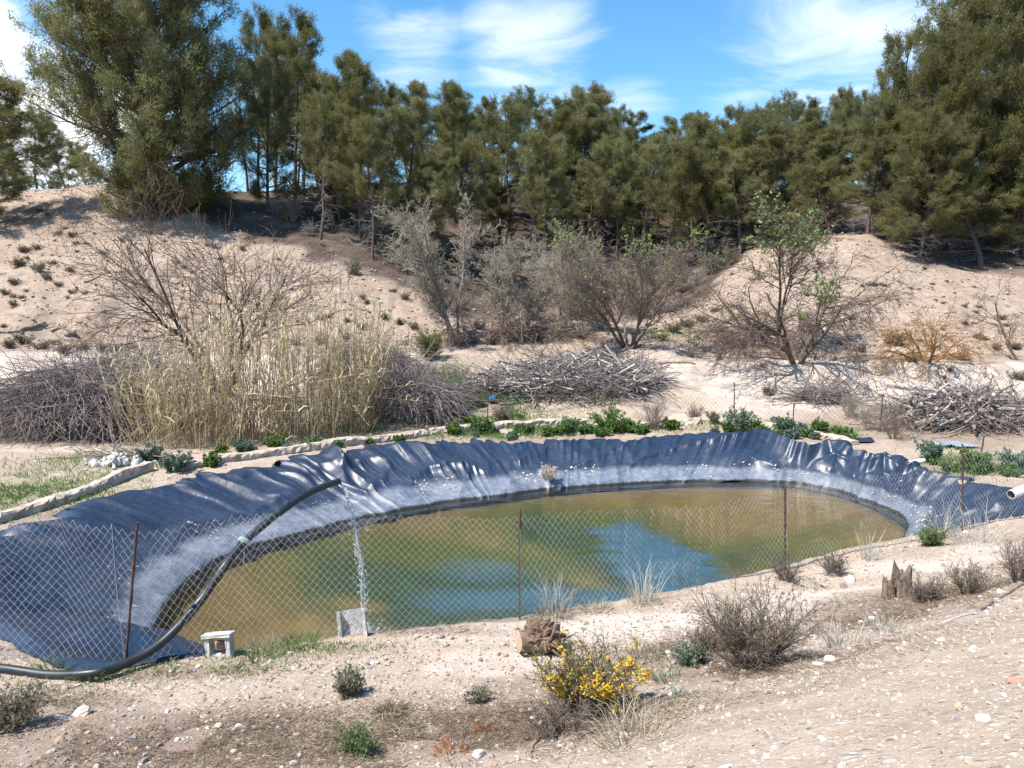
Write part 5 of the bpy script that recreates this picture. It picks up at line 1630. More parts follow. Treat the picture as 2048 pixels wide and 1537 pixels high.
def shrub_mesh(seed, H, W, stems=16, subs=7, twigs=6, leafmat=None, leafsize=.03, leafn=2, twmat=None, leafw=.25, keep=1.0, grav=.05, fl=None, spread=.9, sr=.005):
    """a low shrub: fan of wiry stems, twigs and small leaves (all in one plant)"""
    r = np.random.default_rng(seed)
    wood = MB()
    az = r.uniform(0, 6.283, stems)
    sp = r.uniform(.1, 1, stems) * spread
    d = np.stack([np.cos(az) * sp, np.sin(az) * sp, np.ones(stems)], 1)
    S1 = grow(np.stack([np.cos(az) * .04 * W, np.sin(az) * .04 * W, np.full(stems, -.03)], 1), d, np.hypot(H, W * .5 * sp / max(spread, .1)) * r.uniform(.55, 1.0, stems) * .85, 6, .13, grav, r)
    R1 = np.full((stems, 6), sr) * np.linspace(1, .4, 6)
    V, Q = tubes(S1, R1, 4); wood.add(V, Q=Q, tint=.3)
    p, t, _, tt_, _ = sample(S1, R1, subs, .15, 1, r)
    S2 = grow(p, splay(t, r.uniform(.3, .9, len(t)), r, .1), H * .34 * r.uniform(.4, 1.2, len(p)), 4, .18, grav, r)
    R2 = np.full((len(S2), 4), sr * .45) * np.linspace(1, .5, 4)
    V, Q = tubes(S2, R2, 3); wood.add(V, Q=Q, tint=.5)
    p, t, _, _, _ = sample(S2, R2, twigs, .15, 1, r)
    S3 = grow(p, splay(t, r.uniform(.3, .9, len(t)), r, .1), H * .14 * r.uniform(.4, 1.3, len(p)), 3, .2, grav * .5, r)
    V, Q = tubes(S3, np.full((len(S3), 3), sr * .3), 3); wood.add(V, Q=Q, tint=.8)
    out = [('stems', wood.mesh('stems', twmat or M_twig))]
    if leafmat is not None:
        pt, tg, _, _, _ = sample(S3, np.full((len(S3), 3), .002), leafn, .2, 1, r)
        k = r.random(len(pt)) < keep
        pt, tg = pt[k], tg[k]
        V, Q, _ = needles(pt, tg, 2, leafsize, leafsize * leafw, r, .7, quad=True)
        mb = MB(); mb.add(V, Q=Q, tint=np.repeat(np.clip(r.normal(.5, .28, len(pt)), 0, 1), 8))
        out.append(('foliage', mb.mesh('foliage', leafmat, False)))
    if fl is not None:
        pt, tg, _, _, _ = sample(S2, R2, fl[0], .3, 1, r)
        c = fl[1](pt, r)
        pt, tg = pt[c], tg[c]
        pt = np.repeat(pt, 5, 0) + r.normal(0, .014, (len(pt) * 5, 3)); tg = np.repeat(tg, 5, 0)
        V, Q, _ = needles(pt, tg, 5, .017, .0065, r, 1.2, quad=True)
        mb = MB(); mb.add(V, Q=Q, tint=np.repeat(np.clip(r.normal(.5, .3, len(pt)), 0, 1), 20))
        out.append(('flowers', mb.mesh('flowers', M_yellow, False)))
    return out


def put_parts(name, parts, p, label, cat, rz=0.0, sc=1.0, group=None):
    t = thing(name, label, cat, p, rz, sc, group)
    for nm, me in parts:
        obj(nm, me, t)
    return t


# -- foreground shrubs
def flowers(pt, r):
    c = r.normal(0, 1, (17, 3)) * [.30, .25, .13] + [0, 0, .30]
    c[0:5] = [[.36, -.05, .42], [.40, -.1, .34], [.46, 0, .25], [.33, .02, .33], [.44, -.05, .45]]
    c[5:8] = [[.0, -.25, .30], [.05, -.2, .24], [-.05, -.2, .34]]
    c[8:10] = [[-.38, -.25, .14], [-.30, -.3, .12]]
    dd = np.min(np.linalg.norm(pt[:, None] - c[None], axis=2), 1)
    return (dd < .075) & (r.random(len(pt)) < .85) | (r.random(len(pt)) < .022)


put_parts('broom_bush', shrub_mesh(201, .62, 1.6, 34, 10, 6, M_olive, .030, 1, None, .16, .8, .05, (18, flowers), 1.25, .006), PG(1178, 1425), 'yellow-flowering broom bush in the foreground', 'bush', .3)
put_parts('scrub_bush', shrub_mesh(202, .74, 1.7, 44, 10, 6, M_olive, .024, 1, None, .2, .30, .05, None, 1.1, .006), PG(1505, 1335), 'wide brown leafless shrub beside the dirt path at the right', 'bush')
put_parts('scrub_bush', shrub_mesh(203, .26, .40, 26, 7, 5, M_sage, .028, 2, None, .2, 1.0, .05, None, .9, .004), PG(698, 1388), 'small round grey-green shrub on the stony ground below the white block', 'bush')
put_parts('scrub_bush', shrub_mesh(204, .36, .60, 26, 7, 5, M_sage, .028, 2, None, .2, .8, .05, None, .9, .004), PG(25, 1455), 'olive shrub at the left edge of the foreground', 'bush')
put_parts('scrub_bush', shrub_mesh(205, .24, .44, 24, 7, 5, M_green, .024, 2, None, .2, .55, .05, None, .9, .003), PG(712, 1508), 'low green-tipped shrub at the bottom of the photo', 'bush')
put_parts('scrub_bush', shrub_mesh(206, .17, .3, 18, 6, 5, M_sage, .022, 2, None, .2, .8, .05, None, .9, .003), PG(955, 1405), 'little grey shrub left of the yellow broom', 'bush')
put_parts('scrub_bush', shrub_mesh(207, .30, .95, 30, 8, 6, None, twmat=M_twig, spread=1.6, grav=-.02, sr=.005), PG(1130, 1470), 'mat of dead dark twigs below the yellow broom', 'bush')
put_parts('scrub_bush', shrub_mesh(208, .34, .75, 26, 7, 5, M_brownscrub, .02, 1, None, .2, .5, .04), PG(1840, 1205), 'brown scrubby bush right of the split stump', 'bush')
put_parts('scrub_bush', shrub_mesh(209, .40, .7, 26, 7, 5, M_sage, .022, 1, None, .2, .6, .04), PG(1935, 1190), 'grey-green scrub on the verge near the right edge', 'bush')
put_parts('scrub_bush', shrub_mesh(210, .55, .8, 28, 8, 5, None, spread=.8), PG(2035, 1165), 'grey leafless shrub at the right edge beside the path', 'bush')
put_parts('scrub_bush', shrub_mesh(211, .32, .5, 26, 7, 5, M_green, .03, 2, None, .18, .9, .06), PG(1862, 1092), 'dark green bushy plant at the bank edge by the last rusty post', 'bush')
put_parts('scrub_bush', shrub_mesh(212, .34, .8, 28, 7, 5, M_sage, .022, 1, None, .2, .5, .04), PG(1670, 1150), 'greyish scrub on the white stones at the bank edge', 'bush')
put_parts('scrub_bush', shrub_mesh(213, .40, .5, 22, 7, 5, None, spread=.6), PG(1572, 1165), 'thin bare shrub under the third rusty post', 'bush')
put_parts('scrub_bush', shrub_mesh(214, .30, .6, 24, 7, 5, M_brownscrub, .02, 1, None, .2, .6, .03), PG(1420, 1300), 'low brownish scrub left of the leafless shrub', 'bush')
put_parts('scrub_bush', shrub_mesh(215, .22, .5, 22, 7, 5, M_bluegreen, .03, 2, None, .2, .8, .03), PG(1380, 1330), 'small bluish herb patch between the two bushes', 'plant')


def one(name, me, p, label, cat, rz=0.0, sc=1.0, group=None):
    o = obj(name, me, None, p)
    o.rotation_euler = (0, 0, rz); o.scale = (sc, sc, sc)
    return tag(o, label, cat, group)


one('grass_tuft', tuft_mesh('grass_tuft', 90, .62, .5, .0035, .5, M_palegrass, 301, .55), PG(1112, 1228), 'tall wispy pale grass clump right of the middle rusty post', 'grass tuft')
one('grass_tuft', tuft_mesh('grass_tuft', 60, .66, .42, .0035, .35, M_palegrass, 302, .4), PG(1288, 1200), 'tall wispy pale grass clump midway between the middle and third posts', 'grass tuft')
one('grass_tuft', tuft_mesh('grass_tuft', 160, .20, .5, .005, .7, M_drygrass, 303, .9), PG(1110, 1232), 'short tan grass at the foot of the left wispy clump', 'grass tuft')
one('grass_tuft', tuft_mesh('grass_tuft', 130, .17, .5, .005, .7, M_drygrass, 304, .9), PG(1195, 1222), 'small dry grass tuft between the two wispy clumps', 'grass tuft')
one('grass_tuft', tuft_mesh('grass_tuft', 130, .17, .5, .005, .7, M_drygrass, 305, .9), PG(1288, 1203), 'short tan grass at the foot of the right wispy clump', 'grass tuft')
one('grass_tuft', tuft_mesh('grass_tuft', 220, .34, .7, .0032, 1.1, M_drygrass, 306, 1.1), PG(1275, 1480), 'spiky grey grass tuft right of the yellow broom in the foreground', 'grass tuft')
one('grass_tuft', tuft_mesh('grass_tuft', 70, .50, .35, .0035, .3, M_palegrass, 307, .35), PG(1735, 1118), 'straw-coloured upright stalks at the right end of the water', 'grass tuft')
one('grass_tuft', tuft_mesh('grass_tuft', 90, .8, .9, .0035, .5, M_palegrass, 308, .8), PG(1955, 1085), 'long pale grass stalks beside the last rusty post', 'grass tuft')
one('grass_tuft', tuft_mesh('grass_tuft', 40, .8, .4, .0035, .25, M_palegrass, 309, .35), PG(1885, 1080), 'few long pale stalks left of the last rusty post', 'grass tuft')
one('grass_tuft', tuft_mesh('grass_tuft', 110, .32, .45, .0035, .4, M_palegrass, 310, .6), PG(1690, 1290), 'bleached straw tuft right of the wide brown shrub', 'grass tuft')
one('grass_tuft', tuft_mesh('grass_tuft', 90, .26, .4, .0035, .4, M_palegrass, 311, .6), PG(1775, 1262), 'bleached straw tuft below the split stump', 'grass tuft')
one('grass_tuft', tuft_mesh('grass_tuft', 130, .24, .5, .0045, .6, M_green, 312, .8, .7), PG(600, 1290), 'fresh grass tuft between the two concrete blocks', 'grass tuft')
one('grass_tuft', tuft_mesh('grass_tuft', 110, .20, .5, .0045, .6, M_drygrass, 313, .8), PG(540, 1298), 'dry grass tuft right of the hollow block', 'grass tuft')
one('grass_tuft', tuft_mesh('grass_tuft', 70, .26, .45, .0045, .6, M_green, 314, .8, .6), PG(520, 1318), 'small leafy green tuft in front of the hollow block', 'grass tuft')
one('grass_tuft', tuft_mesh('grass_tuft', 70, .22, .4, .006, .9, M_green, 315, 1.0, .6), PG(190, 1358), 'green tuft beside the hose on the ground', 'grass tuft')
one('grass_tuft', tuft_mesh('grass_tuft', 50, .22, .4, .006, .9, M_green, 316, 1.0, .6), PG(110, 1335), 'green weeds in front of the left end of the liner', 'grass tuft')
one('grass_tuft', tuft_mesh('grass_tuft', 70, .16, .4, .006, .9, M_bluegreen, 317, 1.0, .6), PG(1340, 1362), 'tiny bluish rosette below the small herb patch', 'plant')
one('grass_tuft', tuft_mesh('grass_tuft', 30, .13, .25, .008, .9, M_green, 318, 1.2, .6), PG(1408, 1288), 'bright green rosette left of the leafless shrub', 'plant')
one('grass_tuft', tuft_mesh('grass_tuft', 30, .12, .25, .008, .9, M_bluegreen, 319, 1.2, .6), PG(1365, 1395), 'pale green rosette at the edge of the gravel slope', 'plant')
one('grass_tuft', tuft_mesh('grass_tuft', 260, .17, .35, .004, 1.4, M_brownscrub, 320, 1.4, .4), PG(782, 1428), 'round brown nest-like tuft of dead grass in the foreground', 'grass tuft')
for px, py, s_, lab in ((1490, 1333, 1, 'orange dead frond under the wide brown shrub'), (905, 1508, 1, 'reddish dead pine sprig at the bottom of the photo'), (968, 1470, .8, 'rusty brown dead leaves left of the twig mat')):
    one('dead_sprig', tuft_mesh('dead_sprig', 60, .16, .3, .006, 1.5, mat_leaf('orange_dead_leaves', [(.22, .075, .03), (.34, .13, .06)], .2, .7, .05), 330 + px, 1.6), PG(px, py), lab, 'dead sprig', sc=s_)

# -- green plants round the kerb
KB = [
    (345, 948, .42, .95, M_bluegreen, 'leafy blue-green weed at the corner of the kerb'), (300, 925, .35, .8, M_bluegreen, 'blue-green weed beside the white rubble'), (420, 935, .22, .9, M_green, 'bright grass on the kerb in front of the reeds'),
    (480, 908, .26, .7, M_bluegreen, 'left one of two dark weeds at the foot of the reeds'), (548, 902, .32, .8, M_green, 'right one of two dark weeds at the foot of the reeds'), (675, 897, .18, .4, M_green, 'little weed on the rim above the hose end'),
    (735, 890, .14, .3, M_green, 'tiny weed on the rim right of the reeds'), (798, 888, .2, .35, M_green, 'small weed by the kerb below the bramble mound'), (905, 872, .3, .8, M_green, 'green weed patch left end by the middle kerb'),
    (960, 868, .45, 1.3, M_green, 'broad bright weed patch in front of the blue tag'), (1050, 868, .22, .7, M_green, 'low weed on the liner rim below the back kerb'), (1135, 868, .45, 1.1, M_green, 'rounded green weed left of the tallest green bush'),
    (1215, 866, .85, 1.7, M_green, 'tallest bright green bush behind the pond'), (1255, 864, .35, .9, M_green, 'low green growth at the right foot of the tallest bush'), (1345, 862, .35, .7, M_green, 'dark weed right of the dry bush'), (1475, 866, .75, 1.2, M_bluegreen, 'silvery blue-green bush at the liner rim'), (1430, 850, .35, .9, M_sage, 'grey scrub left of the silvery bush'),
    (1570, 866, .45, 1.0, M_bluegreen, 'grey-green weeds right of the silvery bush'), (1640, 868, .30, 1.0, M_green, 'bright grass on the broken kerb'), (1690, 878, .26, .8, M_green, 'bright grass right of the broken kerb'), (1865, 925, .45, .95, M_bluegreen, 'blue-green weed behind the short pipe end'),
    (1955, 945, .42, 1.0, M_green, 'green bush between the log pile and the white pipe'), (2030, 940, .38, 1.0, M_bluegreen, 'grey-green weeds at the right edge behind the white pipe'), (1905, 945, .2, .5, M_green, 'small grass tuft left of the green bush by the white pipe')]
for k, (px, py, h, w, m_, lab) in enumerate(KB):
    parts = shrub_mesh(400 + k, h, w, 16, 6, 5, m_, .055 if m_ is not M_sage else .035, 3, m_, .28, 1.0, .06, None, 1.0, .004)
    q = PG(px, py)
    put_parts('green_plant', parts, at(q[0], q[1] + .1), lab, 'plant')
for px, py, h, w, lab in ((1310, 862, 1.0, 1.1, 'dry brown bush behind the pond right of the tallest green bush'), (1740, 862, .95, 1.5, 'grey-brown bush left of the log pile'), (1790, 880, .85, 1.2, 'tan grassy bush beside the torn liner flap'), (1000, 845, .5, 1.6, 'thin dead brush around the back fence stake'), (1390, 846, .5, .9, 'thin brown brush right of the dry bush'), (1700, 840, .9, 1.4, 'pale brown twigs in front of the earth bank')):
    q = PG(px, py)
    put_parts('dry_bush', shrub_mesh(500 + px, h, w, 22, 8, 6, M_brownscrub, .03, 1, M_greytwig if px in (1740, 1700) else M_purple, .15, .5, .04, None, .8, .005), at(q[0], q[1] + .1), lab, 'bush')
q = PG(860, 722)
put_parts('green_bush', shrub_mesh(520, 1.15, 1.5, 26, 8, 6, M_olive, .06, 3, None, .2, 1.0, .08, None, .7, .006), q, 'yellow-green bush left of the tallest grey-green tree', 'bush')
q = PG(795, 735)
put_parts('green_bush', shrub_mesh(521, .6, 1.0, 18, 7, 6, M_olive, .05, 2, None, .2, .8, .05), q, 'small olive weeds on the bank behind the brambles', 'bush')

weeds = [shrub_mesh(700 + i, .22, .6, 12, 6, 5, (M_green, M_bluegreen, M_green)[i], .05, 3, None, .28, 1.0, .04, None, 1.2, .003) for i in range(3)]
rw_ = np.random.default_rng(77)
for (px0_, px1_, ya, yb_, n_), wl_ in zip(((880, 1060, 868, 872, 10), (1090, 1300, 868, 866, 14), (1420, 1700, 862, 880, 12), (1840, 2040, 935, 950, 9), (420, 640, 912, 896, 7), (860, 1040, 842, 838, 9), (900, 1010, 820, 800, 8)), ('below the blue tag', 'round the tallest green bush', 'round the silvery bush', 'by the white pipe', 'at the foot of the reeds', 'behind the middle kerb', 'between brambles and branch pile')):
    for _ in range(n_):
        f_ = rw_.random()
        put_parts('low_weed', weeds[int(rw_.integers(3))], PG(px0_ + (px1_ - px0_) * f_, ya + (yb_ - ya) * f_ + rw_.normal(0, 4)), 'low green weed in the growth ' + wl_, 'plant', rw_.uniform(0, 6.28), rw_.uniform(.6, 1.3), 'low weeds behind the pond')

# -- scrub on the hills and terraces
scrubs = [shrub_mesh(600 + i, .42, .95, 18, 6, 5, (M_sage, M_brownscrub, M_sage, M_olive)[i], .05, 1, None, .25, 1.0, .05, None, 1.1, .006) for i in range(4)]
G4 = 'low scrub scattered on the hillsides'
hill = [(40, 535, 1.5), (75, 545, 1.2), (105, 530, .9), (28, 570, 1.0), (50, 505, 1.3), (75, 500, .8), (140, 475, .8), (115, 472, .9), (150, 490, .6), (175, 490, .5), (155, 505, .5), (130, 460, .6), (138, 545, .9), (115, 575, .8), (95, 560, 1.0), (145, 588, .6), (170, 590, .6), (12, 590, .8), (45, 600, .6), (25, 612, .7), (190, 470, .4), (245, 485, .6), (320, 470, .7), (440, 520, .6),
        (20, 697, 1.1), (50, 690, 1.3), (80, 700, 1.2), (105, 690, .8), (165, 702, 1.4), (205, 705, 1.2), (130, 708, 1.1), (230, 703, .9), (265, 698, .8), (707, 552, 1.4), (785, 585, .7), (812, 600, .9), (770, 640, .8), (800, 650, .9), (735, 610, .7), (830, 660, 1.0), (640, 640, .8), (560, 600, .7), (720, 660, 1.0), (690, 680, 1.1), (640, 690, 1.0), (590, 690, .9), (880, 610, .8), (930, 620, .9), (960, 660, .9),
        (1345, 665, 1.3), (1375, 655, 1.5), (1400, 645, 1.2), (1320, 680, 1.2), (1455, 690, 1.3), (1480, 695, 1.2), (1440, 665, 1.2), (1430, 625, .9), (1500, 660, .9), (1790, 692, 1.5), (1680, 690, 1.0), (1720, 705, .8), (1825, 725, .9), (1860, 700, .8), (1920, 720, 1.0), (1960, 680, .9), (1990, 700, .8), (1600, 640, .7), (1640, 610, .5), (1700, 640, .6), (2000, 640, .9), (2030, 700, 1.0), (1930, 650, .7), (1770, 575, .5), (1745, 572, .6), (1820, 580, .4),
        (1685, 800, 1.0), (1600, 800, .7), (2035, 760, 1.0), (1540, 790, .9), (1690, 770, .5), (1010, 660, 1.2), (1060, 640, 1.0), (1150, 640, 1.1), (1200, 660, .9), (1300, 640, 1.0), (1000, 600, 1.0), (1160, 680, .9), (985, 690, 1.0), (90, 370, 1.4), (75, 425, .7), (95, 432, .6), (1850, 540, .5), (1380, 715, .6), (1520, 735, .6), (1900, 745, .7)]
rs2 = np.random.default_rng(66)
for _ in range(70):
    if rs2.random() < .62:
        hill.append((rs2.uniform(0, 760), rs2.uniform(470, 690), rs2.uniform(.25, .65)))
    else:
        hill.append((rs2.uniform(1450, 2048), rs2.uniform(560, 700), rs2.uniform(.25, .6)))
LH = {0: 'small grey-green scrub cushion on the bare hillside', 1: 'small brown dead scrub cushion on the bare hillside', 2: 'small grey-green scrub cushion on the bare hillside', 3: 'small olive-green scrub cushion on the bare hillside'}
rs_ = np.random.default_rng(61)
for px, py, s_ in hill:
    k = int(rs_.choice([0, 1, 2, 3], p=[.35, .35, .2, .1]))
    if px == 1790 and py == 692:
        put_parts('scrub_cushion', scrubs[0], PG(px, py), 'largest dark green scrub cushion on the right hillside by the lichen-orange tree', 'shrub', 1.0, (1.6, 1.6, 1.5))
        continue
    if px == 707:
        put_parts('scrub_cushion', scrubs[0], PG(px, py), 'lone round green scrub on the lit edge of the left hill', 'shrub', 1.0, (1.2, 1.2, 1.9))
        continue
    kind_ = ('grey-green', 'brown dead', 'grey-green', 'olive-green')[k]
    size_ = 'tiny' if s_ < .5 else 'small' if s_ < .95 else 'broad'
    if px < 260 and py < 460: reg = 'on the left crest under the pines'
    elif px < 260 and py < 560: reg = 'in the dark scatter on the upper left hillside'
    elif px < 260 and py < 680: reg = 'in the lower left hillside scatter'
    elif px < 300: reg = 'in the row along the left terrace edge'
    elif px < 560: reg = 'on the slope seen through the bare spreading tree'
    elif px < 870 and py < 625: reg = 'on the lit slope above the reeds'
    elif px < 870: reg = 'at the foot of the slope behind the reeds'
    elif px < 1240: reg = 'on the hollow floor among the twiggy trees'
    elif px < 1440 and py < 700: reg = 'on the green bank right of the purple-twigged tree'
    elif px < 1560 and py < 700: reg = 'left of the drooping almond'
    elif px < 1760 and py < 700: reg = 'on the hill behind the drooping almond'
    elif py < 640: reg = 'on the bare right hillside above the lichen-orange tree'
    elif px < 1900 and py < 740: reg = 'beside the lichen-orange tree'
    elif py < 740: reg = 'along the terrace edge at the right edge'
    else: reg = 'on the pale earth bank'
    put_parts('scrub_cushion', scrubs[k], PG(px, py), '%s %s scrub cushion %s' % (size_, kind_, reg), 'shrub', rs_.uniform(0, 6.28), (s_, s_, s_ * rs_.uniform(.6, 1.0)), G4)

# undergrowth of dead twigs in the wood
r = np.random.default_rng(71)
under = [mk for mk in (shrub_mesh(650, 1.5, 2.6, 14, 7, 6, None, twmat=M_deadtwig, spread=1.0, sr=.012), shrub_mesh(651, 1.4, 2.6, 14, 7, 6, M_sage, .11, 2, M_deadtwig, .25, .7, .04, None, 1.0, .012))]
LU = {0: 'grey dead undergrowth bush in the shade of the pines', 1: 'dark green undergrowth bush in the shade of the pines'}
UPX = r.uniform(520, 2000, 62)
ULs = land_labels(list(UPX), 'shaded undergrowth bush by %s')
for i in range(62):
    px = UPX[i]
    y0 = np.interp(px, [520, 700, 850, 1000, 1380, 1480, 1680, 1850, 2048], [450, 520, 560, 585, 585, 530, 465, 490, 510])
    p = PG(px, y0 - r.uniform(0, 75))
    k = int(r.random() < .45)
    put_parts('undergrowth_bush', under[k], p, ULs[i], 'bush', r.uniform(0, 6.28), r.uniform(.6, 1.25), 'undergrowth under the pines')

# ================================================================== STUMPS, LOGS, RUBBLE, STONES
M_stump = mat_rough('stump_bark', (.10, .065, .045), (.30, .21, .15), 22, .95, .9, .02)
M_cut = mat_rough('sawn_wood', (.34, .23, .16), (.50, .37, .27), 30, .9, .4, .006)
M_stumpgrey = mat_rough('split_weathered_wood', (.10, .070, .050), (.36, .28, .22), 20, .95, 1.0, .03)


def lump(seed, sx, sy, sz, mat, name, sub=3, rough=.25, freq=2.5):
    V, F = ico(sub)
    n1 = fbm(V[:, 0] * freq + seed, V[:, 1] * freq + V[:, 2] * freq * 1.3, 4, seed)
    V = V * (1 + rough * n1)[:, None] * [sx, sy, sz]
    mb = MB(); mb.add(V, T=F)
    return mb.mesh(name, mat, False)


ps = PG(1078, 1306)
st = thing('tree_stump', 'uprooted stump with a sawn end lying behind the yellow broom', 'stump', ps)
me = lump(5, .20, .17, .19, M_stump, 'stump_body', 4, .5, 3.2); o = obj('stump_body', me, st, (.03, .02, .16))
P = np.linspace([-.02, 0, .14], [-.215, -.07, .155], 5)[None]
Rr = np.array([[.13, .125, .115, .108, .104]])
V, Q = tubes(P, Rr, 14); V = V + rng.normal(0, .004, V.shape)
mb = MB(); mb.add(V, Q=Q); obj('stump_neck', mb.mesh('stump_neck', M_stump), st)
mb = MB(); ringv = V[-14:]; cen = ringv.mean(0) + np.array([-.008, -.004, 0])
mb.add(np.vstack([ringv * 1.0, cen]), T=[(i, (i + 1) % 14, 14) for i in range(14)])
obj('sawn_end', mb.mesh('sawn_end', M_cut), st)
r = np.random.default_rng(9)
for k in range(16):
    a = r.uniform(-1.2, 1.6)
    S_ = grow(np.array([[.06, -.04, .12]]) + r.normal(0, .04, (1, 3)), np.array([[.8 * math.cos(a), -.5 + .3 * r.normal(), .5 * math.sin(a)]]), r.uniform(.18, .32), 6, .2, -.05, r)
    V, Q = tubes(S_, np.linspace(.028, .006, 6)[None], 5); mb = MB(); mb.add(V, Q=Q)
    obj('root', mb.mesh('root', M_stump), st)
ps = PG(1800, 1196)
st = thing('tree_stump', 'split grey stump with two jagged prongs beside the path', 'stump', ps)


def jag(h, w, seed, lean):
    r = np.random.default_rng(seed)
    k, s = 18, 26
    z = np.linspace(-.08, h, k)
    ang = np.arange(s) * 2 * np.pi / s
    top = h * (.70 + .30 * np.clip(vnoise(np.cos(ang) * 1.5, np.sin(ang) * 1.5, seed) * 2.4 + vnoise(ang * 6, ang * 0, seed + 4) * .6, -1, 1))
    V = []
    for i, zz in enumerate(z):
        f = i / (k - 1)
        rad = w * (1 + .45 * (1 - f) ** 3) * (1 + .5 * vnoise(np.cos(ang) * 2 + 5, np.sin(ang) * 2 + zz * 1.5, seed + 1) + .5 * vnoise(np.cos(ang) * 6 + 5, np.sin(ang) * 6 + zz * 1.2, seed + 2))
        rad = rad * (1 - .12 * f)
        V.append(np.stack([np.cos(ang) * rad + lean[0] * f, np.sin(ang) * rad * .8 + lean[1] * f, np.minimum(zz, top)], 1))
    V = np.stack(V); i = np.arange(k * s).reshape(k, s)
    Q = np.stack([i[:-1], np.roll(i[:-1], -1, 1), np.roll(i[1:], -1, 1), i[1:]], -1).reshape(-1, 4)
    mb = MB(); mb.add(V, Q=Q)
    c = np.vstack([V[-1], V[-1].mean(0) - [0, 0, .06]])
    mb.add(c, T=[(a, (a + 1) % s, s) for a in range(s)])
    return mb


obj('prong', jag(.47, .105, 3, (-.02, 0)).mesh('prong', M_stumpgrey, False), st, (.04, .03, 0))
obj('prong', jag(.29, .062, 8, (-.03, 0)).mesh('prong', M_stumpgrey, False), st, (-.135, -.02, 0))
ps = PG(1437, 720)
P = np.linspace([0, 0, -.05], [.02, 0, .26], 5)[None]
V, Q = tubes(P, np.full((1, 5), .10), 12); mb = MB(); mb.add(V, Q=Q); mb.add(V, T=tube_caps(P, None, 12))
o = obj('tree_stump', mb.mesh('tree_stump', M_stump), None, ps); tag(o, 'short brown stump on top of the pale earth bank', 'stump')
ps = PG(808, 690)
o = obj('tree_stump', lump(7, .16, .14, .2, M_stump, 'tree_stump', 2), None, ps); tag(o, 'small dark stump on the bank above the brambles', 'stump')


def log(px0, py0, px1, py1, rad, label, seed, mat=M_log):
    r = np.random.default_rng(seed)
    a, b = PG(px0, py0), PG(px1, py1)
    t = np.linspace(0, 1, 9)[:, None]
    P = a * (1 - t) + b * t
    P[:, :2] += fbm(t[:, 0] * 4, t[:, 0] * 0, 2, seed)[:, None] * .12
    P[:, 2] = hz(P[:, 0], P[:, 1]) + rad * .7
    R = (rad * np.linspace(1, .5, 9) * (1 + .15 * r.normal(0, 1, 9)))[None]
    V, Q = tubes(P[None] - a, R, 7); mb = MB(); mb.add(V, Q=Q, tint=.4); mb.add(V, T=tube_caps(P[None], R, 7), tint=.9)
    pt, tg, rr, _, _ = sample(P[None] - a, R, 3, .3, .95, r)
    E = grow(pt, splay(tg, .7, r), rad * 7, 4, .15, .1, r)
    V, Q = tubes(E, np.full((3, 4), rad * .3), 4); mb.add(V, Q=Q, tint=.4)
    o = obj('fallen_branch', mb.mesh('fallen_branch', mat), None, a); return tag(o, label, 'branch')


log(42, 668, 95, 650, .075, 'thick dark branch lying on the left hillside above the terrace', 1)
log(0, 668, 40, 668, .05, 'pale stick lying on the left hillside at the photo edge', 2)
log(102, 668, 114, 662, .07, 'short dark log right of the thick branch on the left hill', 3)
log(172, 565, 200, 556, .05, 'forked stick lying high on the left hillside', 4)
log(136, 676, 152, 668, .1, 'dark lump of wood near the foot of the left hill', 5)
log(700, 610, 745, 625, .05, 'reddish branch lying on the lit slope behind the reeds', 6)
log(1730, 573, 1770, 572, .08, 'brown log lying on the right hillside', 7)
log(975, 672, 1020, 655, .09, 'pale mossy log lying in the hollow', 8)
log(1230, 712, 1290, 690, .07, 'dark root crooked out of the bank below the purple-twigged tree', 9)
log(1280, 728, 1390, 730, .05, 'brown branch lying on top of the pale bank', 10)
log(1775, 775, 1830, 785, .06, 'long reddish branch sticking out of the log pile', 11)
log(1400, 665, 1470, 640, .04, 'grey bent branch at the left of the drooping almond', 12)
log(1702, 1256, 1760, 1258, .018, 'dark stick lying below the split stump', 13)
log(1960, 1222, 2050, 1170, .02, 'dark twig lying along the gravel edge at the right', 14)
log(1880, 1250, 1960, 1225, .012, 'pale thin stick on the verge at the right', 15, M_bleach)
log(1060, 1520, 1105, 1440, .010, 'thin dead stick in the foreground litter', 16)
log(1000, 812, 1060, 806, .05, 'brown stick lying in front of the branch pile', 17)
log(1575, 720, 1480, 705, .04, 'dead branch lying along the bank edge left of the almond', 18)
log(1610, 735, 1690, 770, .035, 'bent dead branch hanging down the bank from the almond', 19)
log(1480 + 395, 735, 1480 + 420, 790, .03, 'dead branch hanging down the bank from the lichen-orange tree', 20)

# white rubble
q = PG(228, 932)
r = np.random.default_rng(14)
root = thing('rubble_heap', 'heap of white plaster rubble behind the left kerb', 'rubble', q)
M_white = mat_rough('white_plaster', (.36, .34, .32), (.62, .60, .57), 12, .95, .5, .01)
for k in range(60):
    V, F = stone_shape(1, r, .6)
    s = r.uniform(.04, .13)
    mb = MB(); mb.add(V * s, T=F)
    x, y = r.normal(0, .36), r.normal(.1, .22)
    o = obj('chunk', mb.mesh('chunk', M_white, False), root, (x, y, float(hz(q[0] + x, q[1] + y)) - q[2] + .02 + max(0, .20 - .45 * abs(x)) * r.random()))
    o.rotation_euler = (r.uniform(0, 6), r.uniform(0, 6), r.uniform(0, 6))


